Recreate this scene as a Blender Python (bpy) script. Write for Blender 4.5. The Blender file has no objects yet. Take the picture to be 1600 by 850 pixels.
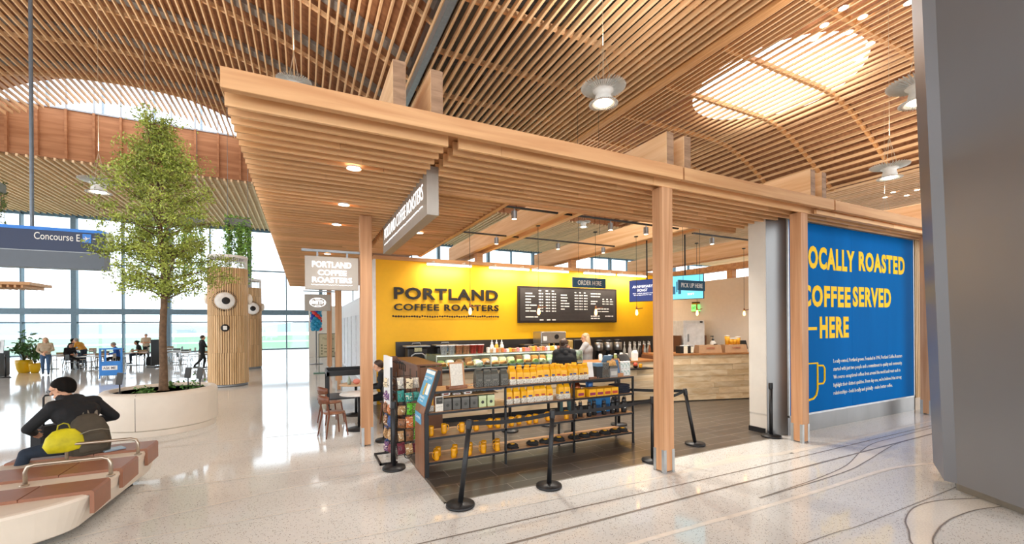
import bpy, math, random
import numpy as np
from mathutils import Vector, Matrix
random.seed(7)
PI = math.pi
C = bpy.context.scene.collection
SC = bpy.context.scene

# ------------------------------------------------------------------ camera, world, exposure
cam_d = bpy.data.cameras.new('camera')
cam = bpy.data.objects.new('camera', cam_d); C.objects.link(cam)
SC.camera = cam
cam_d.sensor_width = 36.0
cam_d.lens = 662.0 / 1600.0 * 36.0
cam_d.shift_y = (507.6 - 425.0) / 1600.0
cam_d.clip_start = 0.05; cam_d.clip_end = 2000
YAW = math.atan(325.0 / 662.0)
ROLL = 0.0075
def cam_matrix():
    f = Vector((math.sin(YAW), math.cos(YAW), 0)); r = Vector((math.cos(YAW), -math.sin(YAW), 0)); u = Vector((0, 0, 1))
    r2 = r * math.cos(ROLL) - u * math.sin(ROLL); u2 = u * math.cos(ROLL) + r * math.sin(ROLL)
    m = Matrix((( r2.x, u2.x, -f.x, 0), (r2.y, u2.y, -f.y, 0), (r2.z, u2.z, -f.z, 2.15), (0, 0, 0, 1)))
    return m
cam.matrix_world = cam_matrix()

SC.view_settings.view_transform = 'Standard'
SC.view_settings.look = 'None'
SC.view_settings.gamma = 1.0
SC.view_settings.use_curve_mapping = False
SC.view_settings.exposure = 0.5
W = bpy.data.worlds.new('sky'); SC.world = W; W.use_nodes = True
bg = W.node_tree.nodes['Background']
bg.inputs[0].default_value = (0.93, 0.97, 1.0, 1); bg.inputs[1].default_value = 2.6
try:
    SC.cycles.max_bounces = 7; SC.cycles.diffuse_bounces = 4; SC.cycles.glossy_bounces = 3
    SC.cycles.transparent_max_bounces = 12; SC.cycles.sample_clamp_indirect = 3.0
    SC.cycles.caustics_reflective = False; SC.cycles.caustics_refractive = False
except Exception: pass

# ------------------------------------------------------------------ materials
def hexc(h):
    h = h.lstrip('#'); out = []
    for i in (0, 2, 4):
        c = int(h[i:i+2], 16) / 255.0
        out.append(c / 12.92 if c <= 0.04045 else ((c + 0.055) / 1.055) ** 2.4)
    return tuple(out) + (1.0,)
MATS = {}
def new_mat(name):
    m = bpy.data.materials.new(name); m.use_nodes = True
    nt = m.node_tree; b = nt.nodes['Principled BSDF']
    return m, nt, b
def pm(name, h, rough=0.6, metal=0.0, var=0.08, scale=8.0, spec=0.5, stretch=(1, 1, 1), bump=0.0, island=0.0, coat=0.0):
    """procedural paint, cloth, metal: base colour with noise variation"""
    if name in MATS: return MATS[name]
    m, nt, b = new_mat(name); N = nt.nodes; L = nt.links
    c = hexc(h)
    tc = N.new('ShaderNodeTexCoord'); mp = N.new('ShaderNodeMapping'); mp.inputs['Scale'].default_value = stretch
    nz = N.new('ShaderNodeTexNoise'); nz.inputs['Scale'].default_value = scale; nz.inputs['Detail'].default_value = 3
    L.new(tc.outputs['Object'], mp.inputs[0]); L.new(mp.outputs[0], nz.inputs['Vector'])
    mr = N.new('ShaderNodeMapRange'); mr.inputs[1].default_value = .3; mr.inputs[2].default_value = .7
    mr.inputs[3].default_value = 1 - var; mr.inputs[4].default_value = 1 + var
    L.new(nz.outputs[0], mr.inputs[0])
    fac = mr.outputs[0]
    if island:
        ge = N.new('ShaderNodeNewGeometry'); m2 = N.new('ShaderNodeMapRange')
        m2.inputs[3].default_value = 1 - island; m2.inputs[4].default_value = 1 + island
        L.new(ge.outputs['Random Per Island'], m2.inputs[0])
        mu = N.new('ShaderNodeMath'); mu.operation = 'MULTIPLY'; L.new(fac, mu.inputs[0]); L.new(m2.outputs[0], mu.inputs[1]); fac = mu.outputs[0]
    mx = N.new('ShaderNodeVectorMath'); mx.operation = 'SCALE'; mx.inputs[0].default_value = c[:3]
    L.new(fac, mx.inputs['Scale']); L.new(mx.outputs[0], b.inputs['Base Color'])
    b.inputs['Roughness'].default_value = rough; b.inputs['Metallic'].default_value = metal
    b.inputs['Specular IOR Level'].default_value = spec
    if coat: b.inputs['Coat Weight'].default_value = coat
    if bump:
        bp = N.new('ShaderNodeBump'); bp.inputs['Strength'].default_value = bump; bp.inputs['Distance'].default_value = .02
        L.new(nz.outputs[0], bp.inputs['Height']); L.new(bp.outputs[0], b.inputs['Normal'])
    MATS[name] = m
    return m
def wood(name, light, dark, axis='x', rough=0.55, grain=14.0, island=0.10, long=0.7, tint=None, spec=0.35):
    """timber with grain along one axis, a little different from board to board"""
    if name in MATS: return MATS[name]
    m, nt, b = new_mat(name); N = nt.nodes; L = nt.links
    sc = {'x': (long, grain, grain), 'y': (grain, long, grain), 'z': (grain, grain, long)}[axis]
    tc = N.new('ShaderNodeTexCoord'); mp = N.new('ShaderNodeMapping'); mp.inputs['Scale'].default_value = sc
    ge = N.new('ShaderNodeNewGeometry')
    cx = N.new('ShaderNodeCombineXYZ'); mul = N.new('ShaderNodeMath'); mul.operation = 'MULTIPLY'; mul.inputs[1].default_value = 37.0
    L.new(ge.outputs['Random Per Island'], mul.inputs[0])
    for k in range(3): L.new(mul.outputs[0], cx.inputs[k])
    L.new(tc.outputs['Object'], mp.inputs[0])
    ad = N.new('ShaderNodeVectorMath'); L.new(mp.outputs[0], ad.inputs[0]); L.new(cx.outputs[0], ad.inputs[1])
    nz = N.new('ShaderNodeTexNoise'); nz.inputs['Scale'].default_value = 1.0; nz.inputs['Detail'].default_value = 5; nz.inputs['Distortion'].default_value = .6
    L.new(ad.outputs[0], nz.inputs['Vector'])
    rp = N.new('ShaderNodeValToRGB'); rp.color_ramp.elements[0].position = .33; rp.color_ramp.elements[1].position = .66
    rp.color_ramp.elements[0].color = hexc(dark); rp.color_ramp.elements[1].color = hexc(light)
    L.new(nz.outputs[0], rp.inputs[0])
    m2 = N.new('ShaderNodeMapRange'); m2.inputs[3].default_value = 1 - island; m2.inputs[4].default_value = 1 + island
    L.new(ge.outputs['Random Per Island'], m2.inputs[0])
    mx = N.new('ShaderNodeVectorMath'); mx.operation = 'SCALE'; L.new(rp.outputs[0], mx.inputs[0]); L.new(m2.outputs[0], mx.inputs['Scale'])
    L.new(mx.outputs[0], b.inputs['Base Color'])
    b.inputs['Roughness'].default_value = rough; b.inputs['Specular IOR Level'].default_value = spec
    MATS[name] = m
    return m
def glow(name, h, strength):
    if name in MATS: return MATS[name]
    m, nt, b = new_mat(name); N = nt.nodes; L = nt.links
    b.inputs['Base Color'].default_value = hexc(h); b.inputs['Emission Color'].default_value = hexc(h)
    b.inputs['Emission Strength'].default_value = strength
    MATS[name] = m
    return m
def glass(name, tint='#f4fbff', gloss=0.08, rough=0.02):
    if name in MATS: return MATS[name]
    m, nt, b = new_mat(name); N = nt.nodes; L = nt.links
    N.remove(b); out = N['Material Output']
    tr = N.new('ShaderNodeBsdfTransparent'); tr.inputs[0].default_value = hexc(tint)
    gl = N.new('ShaderNodeBsdfGlossy'); gl.inputs['Roughness'].default_value = rough
    mix = N.new('ShaderNodeMixShader'); mix.inputs[0].default_value = gloss
    L.new(tr.outputs[0], mix.inputs[1]); L.new(gl.outputs[0], mix.inputs[2]); L.new(mix.outputs[0], out.inputs[0])
    MATS[name] = m
    return m
def terrazzo():
    m, nt, b = new_mat('terrazzo'); N = nt.nodes; L = nt.links
    tc = N.new('ShaderNodeTexCoord')
    base = N.new('ShaderNodeRGB'); base.outputs[0].default_value = hexc('#e2e3e1')
    big = N.new('ShaderNodeTexNoise'); big.inputs['Scale'].default_value = .35; L.new(tc.outputs['Object'], big.inputs['Vector'])
    cur = base.outputs[0]
    for sc, thr, colr in ((55, .36, '#aaa49c'), (75, .26, '#5f5b57'), (70, .34, '#f3efe8')):
        v = N.new('ShaderNodeTexVoronoi'); v.inputs['Scale'].default_value = sc; L.new(tc.outputs['Object'], v.inputs['Vector'])
        w = N.new('ShaderNodeSeparateColor'); L.new(v.outputs['Color'], w.inputs[0])
        g = N.new('ShaderNodeMath'); g.operation = 'LESS_THAN'; g.inputs[1].default_value = thr * .5; L.new(w.outputs[0], g.inputs[0])
        d = N.new('ShaderNodeMath'); d.operation = 'LESS_THAN'; d.inputs[1].default_value = .34; L.new(v.outputs['Distance'], d.inputs[0])
        a = N.new('ShaderNodeMath'); a.operation = 'MULTIPLY'; L.new(g.outputs[0], a.inputs[0]); L.new(d.outputs[0], a.inputs[1])
        mx = N.new('ShaderNodeMix'); mx.data_type = 'RGBA'; L.new(a.outputs[0], mx.inputs['Factor']); L.new(cur, mx.inputs['A']); mx.inputs['B'].default_value = hexc(colr)
        cur = mx.outputs['Result']
    mr = N.new('ShaderNodeMapRange'); mr.inputs[1].default_value = .3; mr.inputs[2].default_value = .7; mr.inputs[3].default_value = .93; mr.inputs[4].default_value = 1.04
    L.new(big.outputs[0], mr.inputs[0])
    s = N.new('ShaderNodeVectorMath'); s.operation = 'SCALE'; L.new(cur, s.inputs[0]); L.new(mr.outputs[0], s.inputs['Scale'])
    L.new(s.outputs[0], b.inputs['Base Color']); b.inputs['Roughness'].default_value = .07; b.inputs['Specular IOR Level'].default_value = .6
    MATS['terrazzo'] = m
    return m
def tiles():
    m, nt, b = new_mat('dark_tile'); N = nt.nodes; L = nt.links
    tc = N.new('ShaderNodeTexCoord')
    br = N.new('ShaderNodeTexBrick'); br.inputs['Scale'].default_value = 1.0
    br.inputs['Brick Width'].default_value = .92; br.inputs['Row Height'].default_value = .305; br.inputs['Mortar Size'].default_value = .0045
    br.offset = .33; br.inputs['Color1'].default_value = hexc('#4c4743'); br.inputs['Color2'].default_value = hexc('#575049'); br.inputs['Mortar'].default_value = hexc('#9d968e')
    L.new(tc.outputs['Object'], br.inputs['Vector'])
    nz = N.new('ShaderNodeTexNoise'); nz.inputs['Scale'].default_value = 3; L.new(tc.outputs['Object'], nz.inputs['Vector'])
    mr = N.new('ShaderNodeMapRange'); mr.inputs[3].default_value = .85; mr.inputs[4].default_value = 1.15; L.new(nz.outputs[0], mr.inputs[0])
    s = N.new('ShaderNodeVectorMath'); s.operation = 'SCALE'; L.new(br.outputs['Color'], s.inputs[0]); L.new(mr.outputs[0], s.inputs['Scale'])
    L.new(s.outputs[0], b.inputs['Base Color']); b.inputs['Roughness'].default_value = .28
    MATS['dark_tile'] = m
    return m

# ------------------------------------------------------------------ geometry collector
class G:
    def __init__(s): s.v = []; s.f = []; s.m = []; s.mi = 0; s.sm = []; s.smooth = False
    def add(s, vs, fs):
        o = len(s.v); s.v += [tuple(v) for v in vs]
        for f in fs: s.f.append(tuple(i + o for i in f)); s.m.append(s.mi); s.sm.append(s.smooth)
        return s
    def box(s, x0, x1, y0, y1, z0, z1):
        return s.add([(x0,y0,z0),(x1,y0,z0),(x1,y1,z0),(x0,y1,z0),(x0,y0,z1),(x1,y0,z1),(x1,y1,z1),(x0,y1,z1)],
              [(0,3,2,1),(4,5,6,7),(0,1,5,4),(1,2,6,5),(2,3,7,6),(3,0,4,7)])
    def bbox(s, x0, x1, y0, y1, z0, z1, b=.01):
        """box with bevelled vertical and top edges"""
        b = min(b, (x1-x0)/2.01, (y1-y0)/2.01, (z1-z0)/2.01)
        rings = []
        for z, i in ((z0, b), (z0 + b, 0), (z1 - b, 0), (z1, b)):
            X0, X1, Y0, Y1 = x0 + i, x1 - i, y0 + i, y1 - i
            k = b * .6
            rings.append([(X0+k,Y0,z),(X1-k,Y0,z),(X1,Y0+k,z),(X1,Y1-k,z),(X1-k,Y1,z),(X0+k,Y1,z),(X0,Y1-k,z),(X0,Y0+k,z)])
        return s.loft(rings, True, True)
    def loft(s, rings, cap0=False, cap1=False, closed=True):
        n = len(rings[0]); vs = [v for r in rings for v in r]; fs = []
        for k in range(len(rings) - 1):
            for i in range(n if closed else n - 1):
                j = (i + 1) % n
                fs.append((k*n+i, k*n+j, (k+1)*n+j, (k+1)*n+i))
        if cap0: fs.append(tuple(range(n-1, -1, -1)))
        if cap1: fs.append(tuple((len(rings)-1)*n + i for i in range(n)))
        return s.add(vs, fs)
    def obox(s, c, d, R=None, rz=0.0):
        M = R if R is not None else Matrix.Rotation(rz, 3, 'Z')
        g = G().box(-d[0]/2, d[0]/2, -d[1]/2, d[1]/2, -d[2]/2, d[2]/2)
        return s.add([tuple(M @ Vector(v) + Vector(c)) for v in g.v], g.f)
    def cyl(s, p0, p1, r0, r1=None, n=12, caps=True):
        r1 = r0 if r1 is None else r1
        p0, p1 = Vector(p0), Vector(p1); d = (p1 - p0)
        if d.length < 1e-9: return s
        d.normalize(); a = d.orthogonal().normalized(); b = d.cross(a)
        R = [[tuple(p + (a*math.cos(t) + b*math.sin(t)) * r) for t in [2*PI*i/n for i in range(n)]] for p, r in ((p0, r0), (p1, r1))]
        o = s.smooth; s.smooth = True; s.loft(R); s.smooth = o
        if caps:
            k = len(s.v); s.add(R[0], [tuple(range(n-1,-1,-1))]); s.add(R[1], [tuple(range(n))])
        return s
    def tube(s, pts, r, n=8, caps=True, closed=False):
        P = [Vector(p) for p in pts]; rr = r if isinstance(r, (list, tuple)) else [r]*len(P)
        prev = None; rings = []
        for i, p in enumerate(P):
            if closed: t = (P[(i+1) % len(P)] - P[i-1])
            else: t = P[min(i+1, len(P)-1)] - P[max(i-1, 0)]
            t.normalize()
            a = t.orthogonal().normalized() if prev is None else (prev - t * prev.dot(t)).normalized()
            prev = a; b = t.cross(a)
            rings.append([tuple(p + (a*math.cos(q) + b*math.sin(q)) * rr[i]) for q in [2*PI*k/n for k in range(n)]])
        if closed: rings.append(rings[0])
        o = s.smooth; s.smooth = True; s.loft(rings, caps and not closed, caps and not closed); s.smooth = o
        return s
    def lathe(s, prof, c=(0,0,0), n=24, cap0=True, cap1=True, sx=1, sy=1):
        rings = [[(c[0] + r*sx*math.cos(2*PI*i/n), c[1] + r*sy*math.sin(2*PI*i/n), c[2] + z) for i in range(n)] for r, z in prof]
        o = s.smooth; s.smooth = True; s.loft(rings, cap0, cap1); s.smooth = o
        return s
    def ball(s, c, r, n=12, k=8):
        rx, ry, rz = r if isinstance(r, (tuple, list)) else (r, r, r)
        rings = []
        for j in range(k + 1):
            t = -PI/2 + PI*j/k; q = max(math.cos(t), .02)
            rings.append([(c[0]+rx*q*math.cos(2*PI*i/n), c[1]+ry*q*math.sin(2*PI*i/n), c[2]+rz*math.sin(t)) for i in range(n)])
        o = s.smooth; s.smooth = True; s.loft(rings, True, True); s.smooth = o
        return s
    def prism(s, poly, z0, z1):
        a = sum(poly[i][0]*poly[(i+1)%len(poly)][1] - poly[(i+1)%len(poly)][0]*poly[i][1] for i in range(len(poly)))
        if a < 0: poly = poly[::-1]
        return s.loft([[(p[0], p[1], z0) for p in poly], [(p[0], p[1], z1) for p in poly]], True, True)
    def quad(s, a, b, c, d): return s.add([a, b, c, d], [(0, 1, 2, 3)])
    def xf(s, M):
        s.v = [tuple(M @ Vector(v)) for v in s.v]; return s
    def mesh(s, name, mats):
        me = bpy.data.meshes.new(name); me.from_pydata(s.v, [], s.f)
        for m in mats: me.materials.append(m)
        me.polygons.foreach_set('material_index', s.m); me.polygons.foreach_set('use_smooth', s.sm)
        me.update()
        return me
    def build(s, name, mat, parent=None, loc=None, kind=None, label=None):
        mats = mat if isinstance(mat, (list, tuple)) else [mat]
        o = bpy.data.objects.new(name, s.mesh(name, mats)); C.objects.link(o)
        if parent is not None: o.parent = parent
        if loc is not None: o.location = loc
        if kind: o['kind'] = kind
        if label: o['label'] = label
        return o
def tag(o, label, cat, group=None):
    o['label'] = label; o['category'] = cat
    if group: o['group'] = group
    return o
def thing(name, label, cat, loc=(0, 0, 0), rz=0.0, group=None):
    o = bpy.data.objects.new(name, None); C.objects.link(o); o.empty_display_size = .1
    o.location = loc; o.rotation_euler = (0, 0, rz)
    return tag(o, label, cat, group)
KIDS = {}
def dup(root, loc, rz=None, label=None, group=None, scale=None):
    """a copy of a thing with copies of its parts and sub-parts"""
    if root.name not in KIDS: KIDS[root.name] = [(c, list(c.children)) for c in root.children]
    r = root.copy(); C.objects.link(r); r.location = loc
    if rz is not None: r.rotation_euler = (0, 0, rz)
    if scale is not None: r.scale = scale if isinstance(scale, (tuple, list)) else (scale,)*3
    if label: r['label'] = label
    if group: r['group'] = group
    for ch, gr in KIDS[root.name]:
        c = ch.copy(); C.objects.link(c); c.parent = r
        for g in gr:
            d = g.copy(); C.objects.link(d); d.parent = c
    return r
def struct(name, g, mat, parent=None, label=None):
    o = g.build(name, mat, parent); o['kind'] = 'structure'
    if label: o['label'] = label
    return o
def sempty(name, loc=(0, 0, 0)):
    o = bpy.data.objects.new(name, None); C.objects.link(o); o.location = loc; o['kind'] = 'structure'
    return o
_TXT = {}
def text_geo(s, w, h, ext=.01, bold=0.0, space=1.0):
    """lettering as (verts, faces): x right, y up, z out, scaled to w by h, origin at its lower left"""
    key = (s, bold, space)
    if key not in _TXT:
        cu = bpy.data.curves.new('lettering', 'FONT'); cu.body = s; cu.size = 1.0; cu.extrude = .5; cu.offset = bold
        cu.space_character = space; cu.resolution_u = 3 if len(s) < 60 else 1
        o = bpy.data.objects.new('lettering', cu); C.objects.link(o)
        dg = bpy.context.evaluated_depsgraph_get(); ev = o.evaluated_get(dg); me = bpy.data.meshes.new_from_object(ev)
        vs = [tuple(v.co) for v in me.vertices]; fs = [tuple(p.vertices) for p in me.polygons]
        bpy.data.objects.remove(o); bpy.data.meshes.remove(me); bpy.data.curves.remove(cu)
        _TXT[key] = (vs, fs)
    vs, fs = _TXT[key]
    xs = [v[0] for v in vs]; ys = [v[1] for v in vs]; x0, x1, y0, y1 = min(xs), max(xs), min(ys), max(ys)
    h = h if h else (y1 - y0) * w / (x1 - x0)
    return [((v[0]-x0)/(x1-x0)*w, (v[1]-y0)/(y1-y0)*h, (v[2]+.5)*ext) for v in vs], fs
def text(g, s, origin, right, up, w, h, ext=.01, bold=0.0, space=1.0):
    vs, fs = text_geo(s, w, h, ext, bold, space)
    o, r, u = Vector(origin), Vector(right).normalized(), Vector(up).normalized(); n = r.cross(u)
    g.add([tuple(o + r*v[0] + u*v[1] + n*v[2]) for v in vs], fs)
    return g
def nth(k): return ['first','second','third','fourth','fifth','sixth','seventh','eighth','ninth','tenth','eleventh','twelfth','thirteenth','fourteenth','fifteenth','sixteenth','seventeenth','eighteenth'][k]
def light(name, kind, loc, energy, col=(1, .85, .7), size=.3, rot=None, **kw):
    d = bpy.data.lights.new(name, kind); d.energy = energy; d.color = col
    if kind == 'AREA': d.size = size
    elif kind in ('POINT', 'SPOT'): d.shadow_soft_size = size
    for k, v in kw.items(): setattr(d, k, v)
    o = bpy.data.objects.new(name, d); C.objects.link(o); o.location = loc
    if rot: o.rotation_euler = rot
    return o
X, Y, Z = (1, 0, 0), (0, 1, 0), (0, 0, 1)

M_slat = wood('ceiling_slat_wood', '#e9c094', '#d3a576', 'y', island=.12)
M_deck = wood('ceiling_deck_wood', '#a5714a', '#845536', 'x', island=.05, grain=5)
M_ply = wood('clerestory_plywood', '#b27b54', '#98623f', 'x', island=.03, grain=6, long=.5)
M_sof = wood('soffit_timber_bounce_lit', '#eebf8d', '#dba974', 'x', island=.12, grain=10, long=.6)  # paler copy of the canopy timber: floor bounce light put into the colour
M_can = wood('canopy_timber', '#d8a878', '#c28d5f', 'x', island=.12, grain=10, long=.6)
M_cany = wood('beam_timber', '#ecc79c', '#d8aa79', 'y', island=.08, grain=10, long=.5)
M_post = wood('post_timber', '#d0a078', '#b5825a', 'z', island=.05, grain=12, long=.5)
M_gray = pm('grey_steel', '#8e9295', .4, .6)
M_galv = pm('galvanised_steel', '#b9bcbd', .45, .7)
M_black = pm('black_steel', '#1c1c1e', .45, .2)
M_blackp = pm('black_plastic', '#151517', .5)
M_white = pm('white_paint', '#eeebe6', .6)
M_frame = pm('window_frame_blue_grey', '#5f7480', .5, .3)
M_dark = pm('dark_void', '#3a332c', .9)
# ------------------------------------------------------------------ setting: floors
struct('floor', G().box(-45, 60, -16, 46.3, -.2, 0), terrazzo())
struct('floor.001', G().box(1.53, 8.03, 4.97, 12, 0, .004).box(8.03, 12.4, 5.55, 12, 0, .004), tiles())
M_inl_w = pm('white_floor_inlay', '#f1ece4', .15); M_inl_d = pm('dark_floor_inlay', '#8b847d', .2); M_inl_g = pm('brass_grey_strip', '#b2aaa0', .25, .4)
def spline(pts, k=6):
    P = [Vector((p[0], p[1])) for p in pts]; out = []
    for i in range(len(P) - 1):
        a, b, c, d = P[max(i-1, 0)], P[i], P[i+1], P[min(i+2, len(P)-1)]
        for t in [j / k for j in range(k)]:
            out.append(.5 * ((2*b) + (c - a)*t + (2*a - 5*b + 4*c - d)*t*t + (3*b - a - 3*c + d)*t**3))
    out.append(P[-1]); return out
def ribbon(pts, w, z=.0025, k=6):
    P = spline(pts, k); g = G(); L = []; R = []
    for i, p in enumerate(P):
        t = P[min(i+1, len(P)-1)] - P[max(i-1, 0)]; n = Vector((-t.y, t.x)).normalized() * w / 2
        L.append((p.x + n.x, p.y + n.y, z)); R.append((p.x - n.x, p.y - n.y, z))
    for i in range(len(P) - 1): g.quad(R[i], R[i+1], L[i+1], L[i])
    return g
k = 0
for pts, w, m in (
    ([(-3, 4.2), (1.3, 4.15), (6.0, 4.07), (12.4, 4.05), (30, 4.0)], .022, M_inl_d),
    ([(-3, 3.75), (2.27, 3.75), (7, 3.75), (30, 3.72)], .035, M_inl_d),
    ([(4.1, 4.41), (4.74, 4.44), (6.28, 4.50), (7.12, 4.27), (9.66, 4.24), (30, 4.2)], .028, M_inl_w),
    ([(-1, 3.25), (2.98, 3.2), (4.64, 3.15), (5.99, 3.14), (7.37, 3.15), (8.09, 3.08), (8.81, 2.86), (9.4, 2.5)], .06, M_inl_w),
    ([(5.0, 3.34), (5.63, 3.36), (6.43, 3.40), (7.31, 3.51), (8.24, 3.76), (9.03, 3.92), (9.97, 3.94), (12.5, 3.96)], .015, M_inl_d),
    ([(5.0, 3.33), (6.88, 3.36), (7.78, 3.47), (9.14, 3.70), (9.83, 3.74)], .015, M_inl_d),
    ([(5.2, 1.80), (5.27, 1.98), (5.57, 2.12), (5.84, 2.25), (6.26, 2.35), (6.64, 2.35), (6.98, 2.27), (7.4, 2.1)], .014, M_inl_d),
    ([(5.3, 1.70), (5.45, 1.89), (5.84, 1.99), (6.14, 2.03), (6.4, 2.04), (6.85, 2.01), (7.3, 1.9)], .014, M_inl_d),
    ([(-1, 2.5), (4.36, 2.45), (5.79, 2.40), (12, 2.42)], .008, M_inl_d),
    ([(-7, 5.0), (-3.4, 5.56), (-1.99, 5.92), (-.57, 6.30), (.69, 6.48), (1.5, 6.5)], .03, M_inl_w),
    ([(-9, 5.6), (-1.65, 5.55), (.59, 5.53), (1.5, 5.53)], .02, M_inl_w),
    ([(-9, 7.2), (-1.9, 7.12), (.75, 7.05), (1.5, 7.05)], .03, M_inl_w),
    ([(-3, 4.72), (1.79, 4.5), (4.1, 4.42)], .02, M_inl_w),
    ([(-20, 10.2), (-3, 9.6), (.5, 9.4)], .025, M_inl_w),
    ([(-20, 15.2), (-3, 14.6), (.5, 14.4)], .03, M_inl_w)):
    k += 1; struct('trim_%d' % k, ribbon(pts, w, .0022 + .0002 * k), m)
def band(P, Q, m, z):
    """a lighter patch of terrazzo between two inlay curves"""
    P, Q = spline(P, 6), spline(Q, 6); n = 24; g = G()
    def at(L, t):
        f = t * (len(L) - 1); i = min(int(f), len(L) - 2); return L[i].lerp(L[i+1], f - i)
    for i in range(n):
        a, b, c, d = at(P, i/n), at(P, (i+1)/n), at(Q, (i+1)/n), at(Q, i/n)
        if (b - a).cross(d - a) < 0: a, b, c, d = a, d, c, b
        g.quad(*[(v.x, v.y, z) for v in (a, b, c, d)])
    return g
M_pale = pm('pale_terrazzo', '#ece8e0', .08, spec=.6, var=.1, scale=60)
struct('trim_17', band([(5.0, 3.34), (5.63, 3.36), (6.43, 3.40), (7.31, 3.51), (8.24, 3.76), (9.03, 3.92), (9.97, 3.94), (12.5, 3.96)], [(5.0, 3.33), (5.8, 3.345), (6.88, 3.36), (7.78, 3.47), (9.14, 3.70), (9.83, 3.74), (11, 3.78), (12.5, 3.80)], M_pale, .0012), M_pale)
struct('trim_18', band([(5.2, 1.80), (5.27, 1.98), (5.57, 2.12), (5.84, 2.25), (6.26, 2.35), (6.64, 2.35), (6.98, 2.27), (7.4, 2.1)], [(5.3, 1.70), (5.45, 1.89), (5.65, 1.95), (5.84, 1.99), (6.14, 2.03), (6.4, 2.04), (6.85, 2.01), (7.3, 1.9)], M_pale, .0012), M_pale)
struct('trim_19', band([(4.1, 4.415), (4.74, 4.45), (6.28, 4.55), (7.12, 4.36), (9.66, 4.3), (14, 4.25)], [(4.1, 4.40), (4.74, 4.38), (6.28, 4.36), (7.12, 4.25), (9.66, 4.22), (14, 4.2)], M_pale, .0012), M_pale)
struct('trim_20', G().box(1.50, 1.53, 4.94, 12, 0, .007).box(1.50, 8.03, 4.945, 4.97, 0, .007), pm('steel_edge', '#a9a49c', .3, .7))

# ------------------------------------------------------------------ setting: shop walls
M_yel = pm('yellow_wall_paint', '#f6b90c', .55, var=.02)
M_offw = pm('warm_white_paint', '#e9dccb', .6, var=.02)
struct('wall_back', G().box(1.76, 12.55, 12, 12.25, 0, 3.97), M_yel)
struct('trim_21', G().box(1.70, 1.76, 11.97, 12.25, 0, 3.97), M_white)
M_splash = pm('dark_backsplash', '#2e2a29', .35, var=.15, scale=3)
struct('trim_22', G().box(2.28, 12.5, 11.96, 12.0, .9, 1.70), M_splash)
struct('wall_right', G().box(12.5, 12.7, 5.55, 12.0, 0, 3.62), M_offw)
g = G().box(1.70, 12.7, 11.95, 12.28, 3.97, 4.07)
for x in (4.72, 8.15, 12.55): g.box(x, x + .2, 12.0, 12.2, 4.07, 4.35)
struct('trim_23', g, M_can)
g = G().box(12.48, 12.72, 6.0, 11.95, 3.90, 4.10)
for y in (7.4, 9.2, 11.2): g.box(12.5, 12.7, y, y + .2, 3.62, 3.90)
struct('trim_24', g, M_can)
struct('door_1', G().bbox(12.44, 12.5, 10.95, 11.75, 0, 2.1, .01).box(12.41, 12.44, 11.02, 11.05, 1.0, 1.15), pm('white_door', '#e4e2dd', .5))
# ------------------------------------------------------------------ the wall with the light box beside the shop
M_pier = pm('pier_white_paint', '#d8d2c8', .6, var=.02)
M_steel = pm('brushed_steel_panel', '#7f7e7d', .3, .9, var=.12, scale=2, stretch=(1, 1, .3))
struct('wall_front', G().prism([(8.03, 5.2), (8.3, 4.99), (18.5, 4.99), (18.5, 5.55), (8.03, 5.55)], .37, 4.22).prism([(8.04, 5.2), (8.3, 5.0), (18.5, 5.0), (18.5, 5.55), (8.04, 5.55)], 0, .37), M_pier)
g = G().prism([(8.035, 5.19), (8.28, 4.955), (8.31, 4.985), (8.06, 5.215)], 0, 4.2)
g.box(8.29, 13.35, 4.95, 4.99, 0, .36)
struct('trim_25', g, M_steel)
struct('baseboard_left', G().box(8.0, 8.03, 5.22, 5.55, 0, .1), M_black)
struct('trim_26', G().box(13.35, 18.5, 4.94, 4.99, 0, .30), pm('stone_base', '#b9ab99', .5))
g = G()
for i in range(60): g.box(13.37 + i * .085, 13.43 + i * .085, 4.93, 4.99, .30, 4.2)
struct('trim_27', g, wood('wall_slat_wood', '#c8a97f', '#a58659', 'z', island=.1))

# ------------------------------------------------------------------ big window wall at the far end of the hall
WIN = glass('window_glass', '#f5fbff', .05)
WZ = [(0, .08), (2.55, 2.66), (3.25, 3.72), (7.3, 7.42), (11.0, 11.2)]
n = 0
for i in range(-9, 24):
    x0 = -16.5 + 3.0 * i; x1 = x0 + 3.0
    n += 1
    e = sempty('window_%d' % n, (x0, 46, 0))
    wide = .16 if i % 2 == 0 else .05
    f = G()
    for a, b in WZ: f.box(0, 3.0, -.1 if b < 3 else (-.3 if b < 4 else -.05), .15, a, b)
    f.box(-wide, wide, -.25, .2, 0, 11.1)
    f.build('window_frame', M_frame, e); 
    G().box(.02, 2.98, .0, .02, .08, 11.0).build('window_pane', WIN, e)
struct('trim_28', G().box(-45, 60, 45.6, 46.3, 11.1, 11.6), M_frame)

# ground outside
struct('ground', G().box(-400, 500, 46.6, 60, -5.2, -5), pm('apron_concrete', '#90948f', .8, var=.1, scale=.05))
struct('ground.001', G().box(-600, 800, 60, 400, -5.3, -5.05), pm('airfield_grass', '#6f9272', .9, var=.12, scale=.012, stretch=(.2, 1, 1)))
struct('ground.002', G().box(-600, 800, 130, 150, -5.06, -5.0).box(-600, 800, 225, 250, -5.06, -5.0), pm('runway_concrete', '#999d99', .8))
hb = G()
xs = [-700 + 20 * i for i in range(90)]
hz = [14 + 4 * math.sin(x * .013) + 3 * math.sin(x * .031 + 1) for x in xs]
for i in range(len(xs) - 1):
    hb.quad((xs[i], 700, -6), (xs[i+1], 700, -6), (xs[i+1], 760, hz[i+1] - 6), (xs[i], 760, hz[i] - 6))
struct('hills', hb, pm('far_hills', '#86949b', 1, var=.1, scale=.01))

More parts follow.
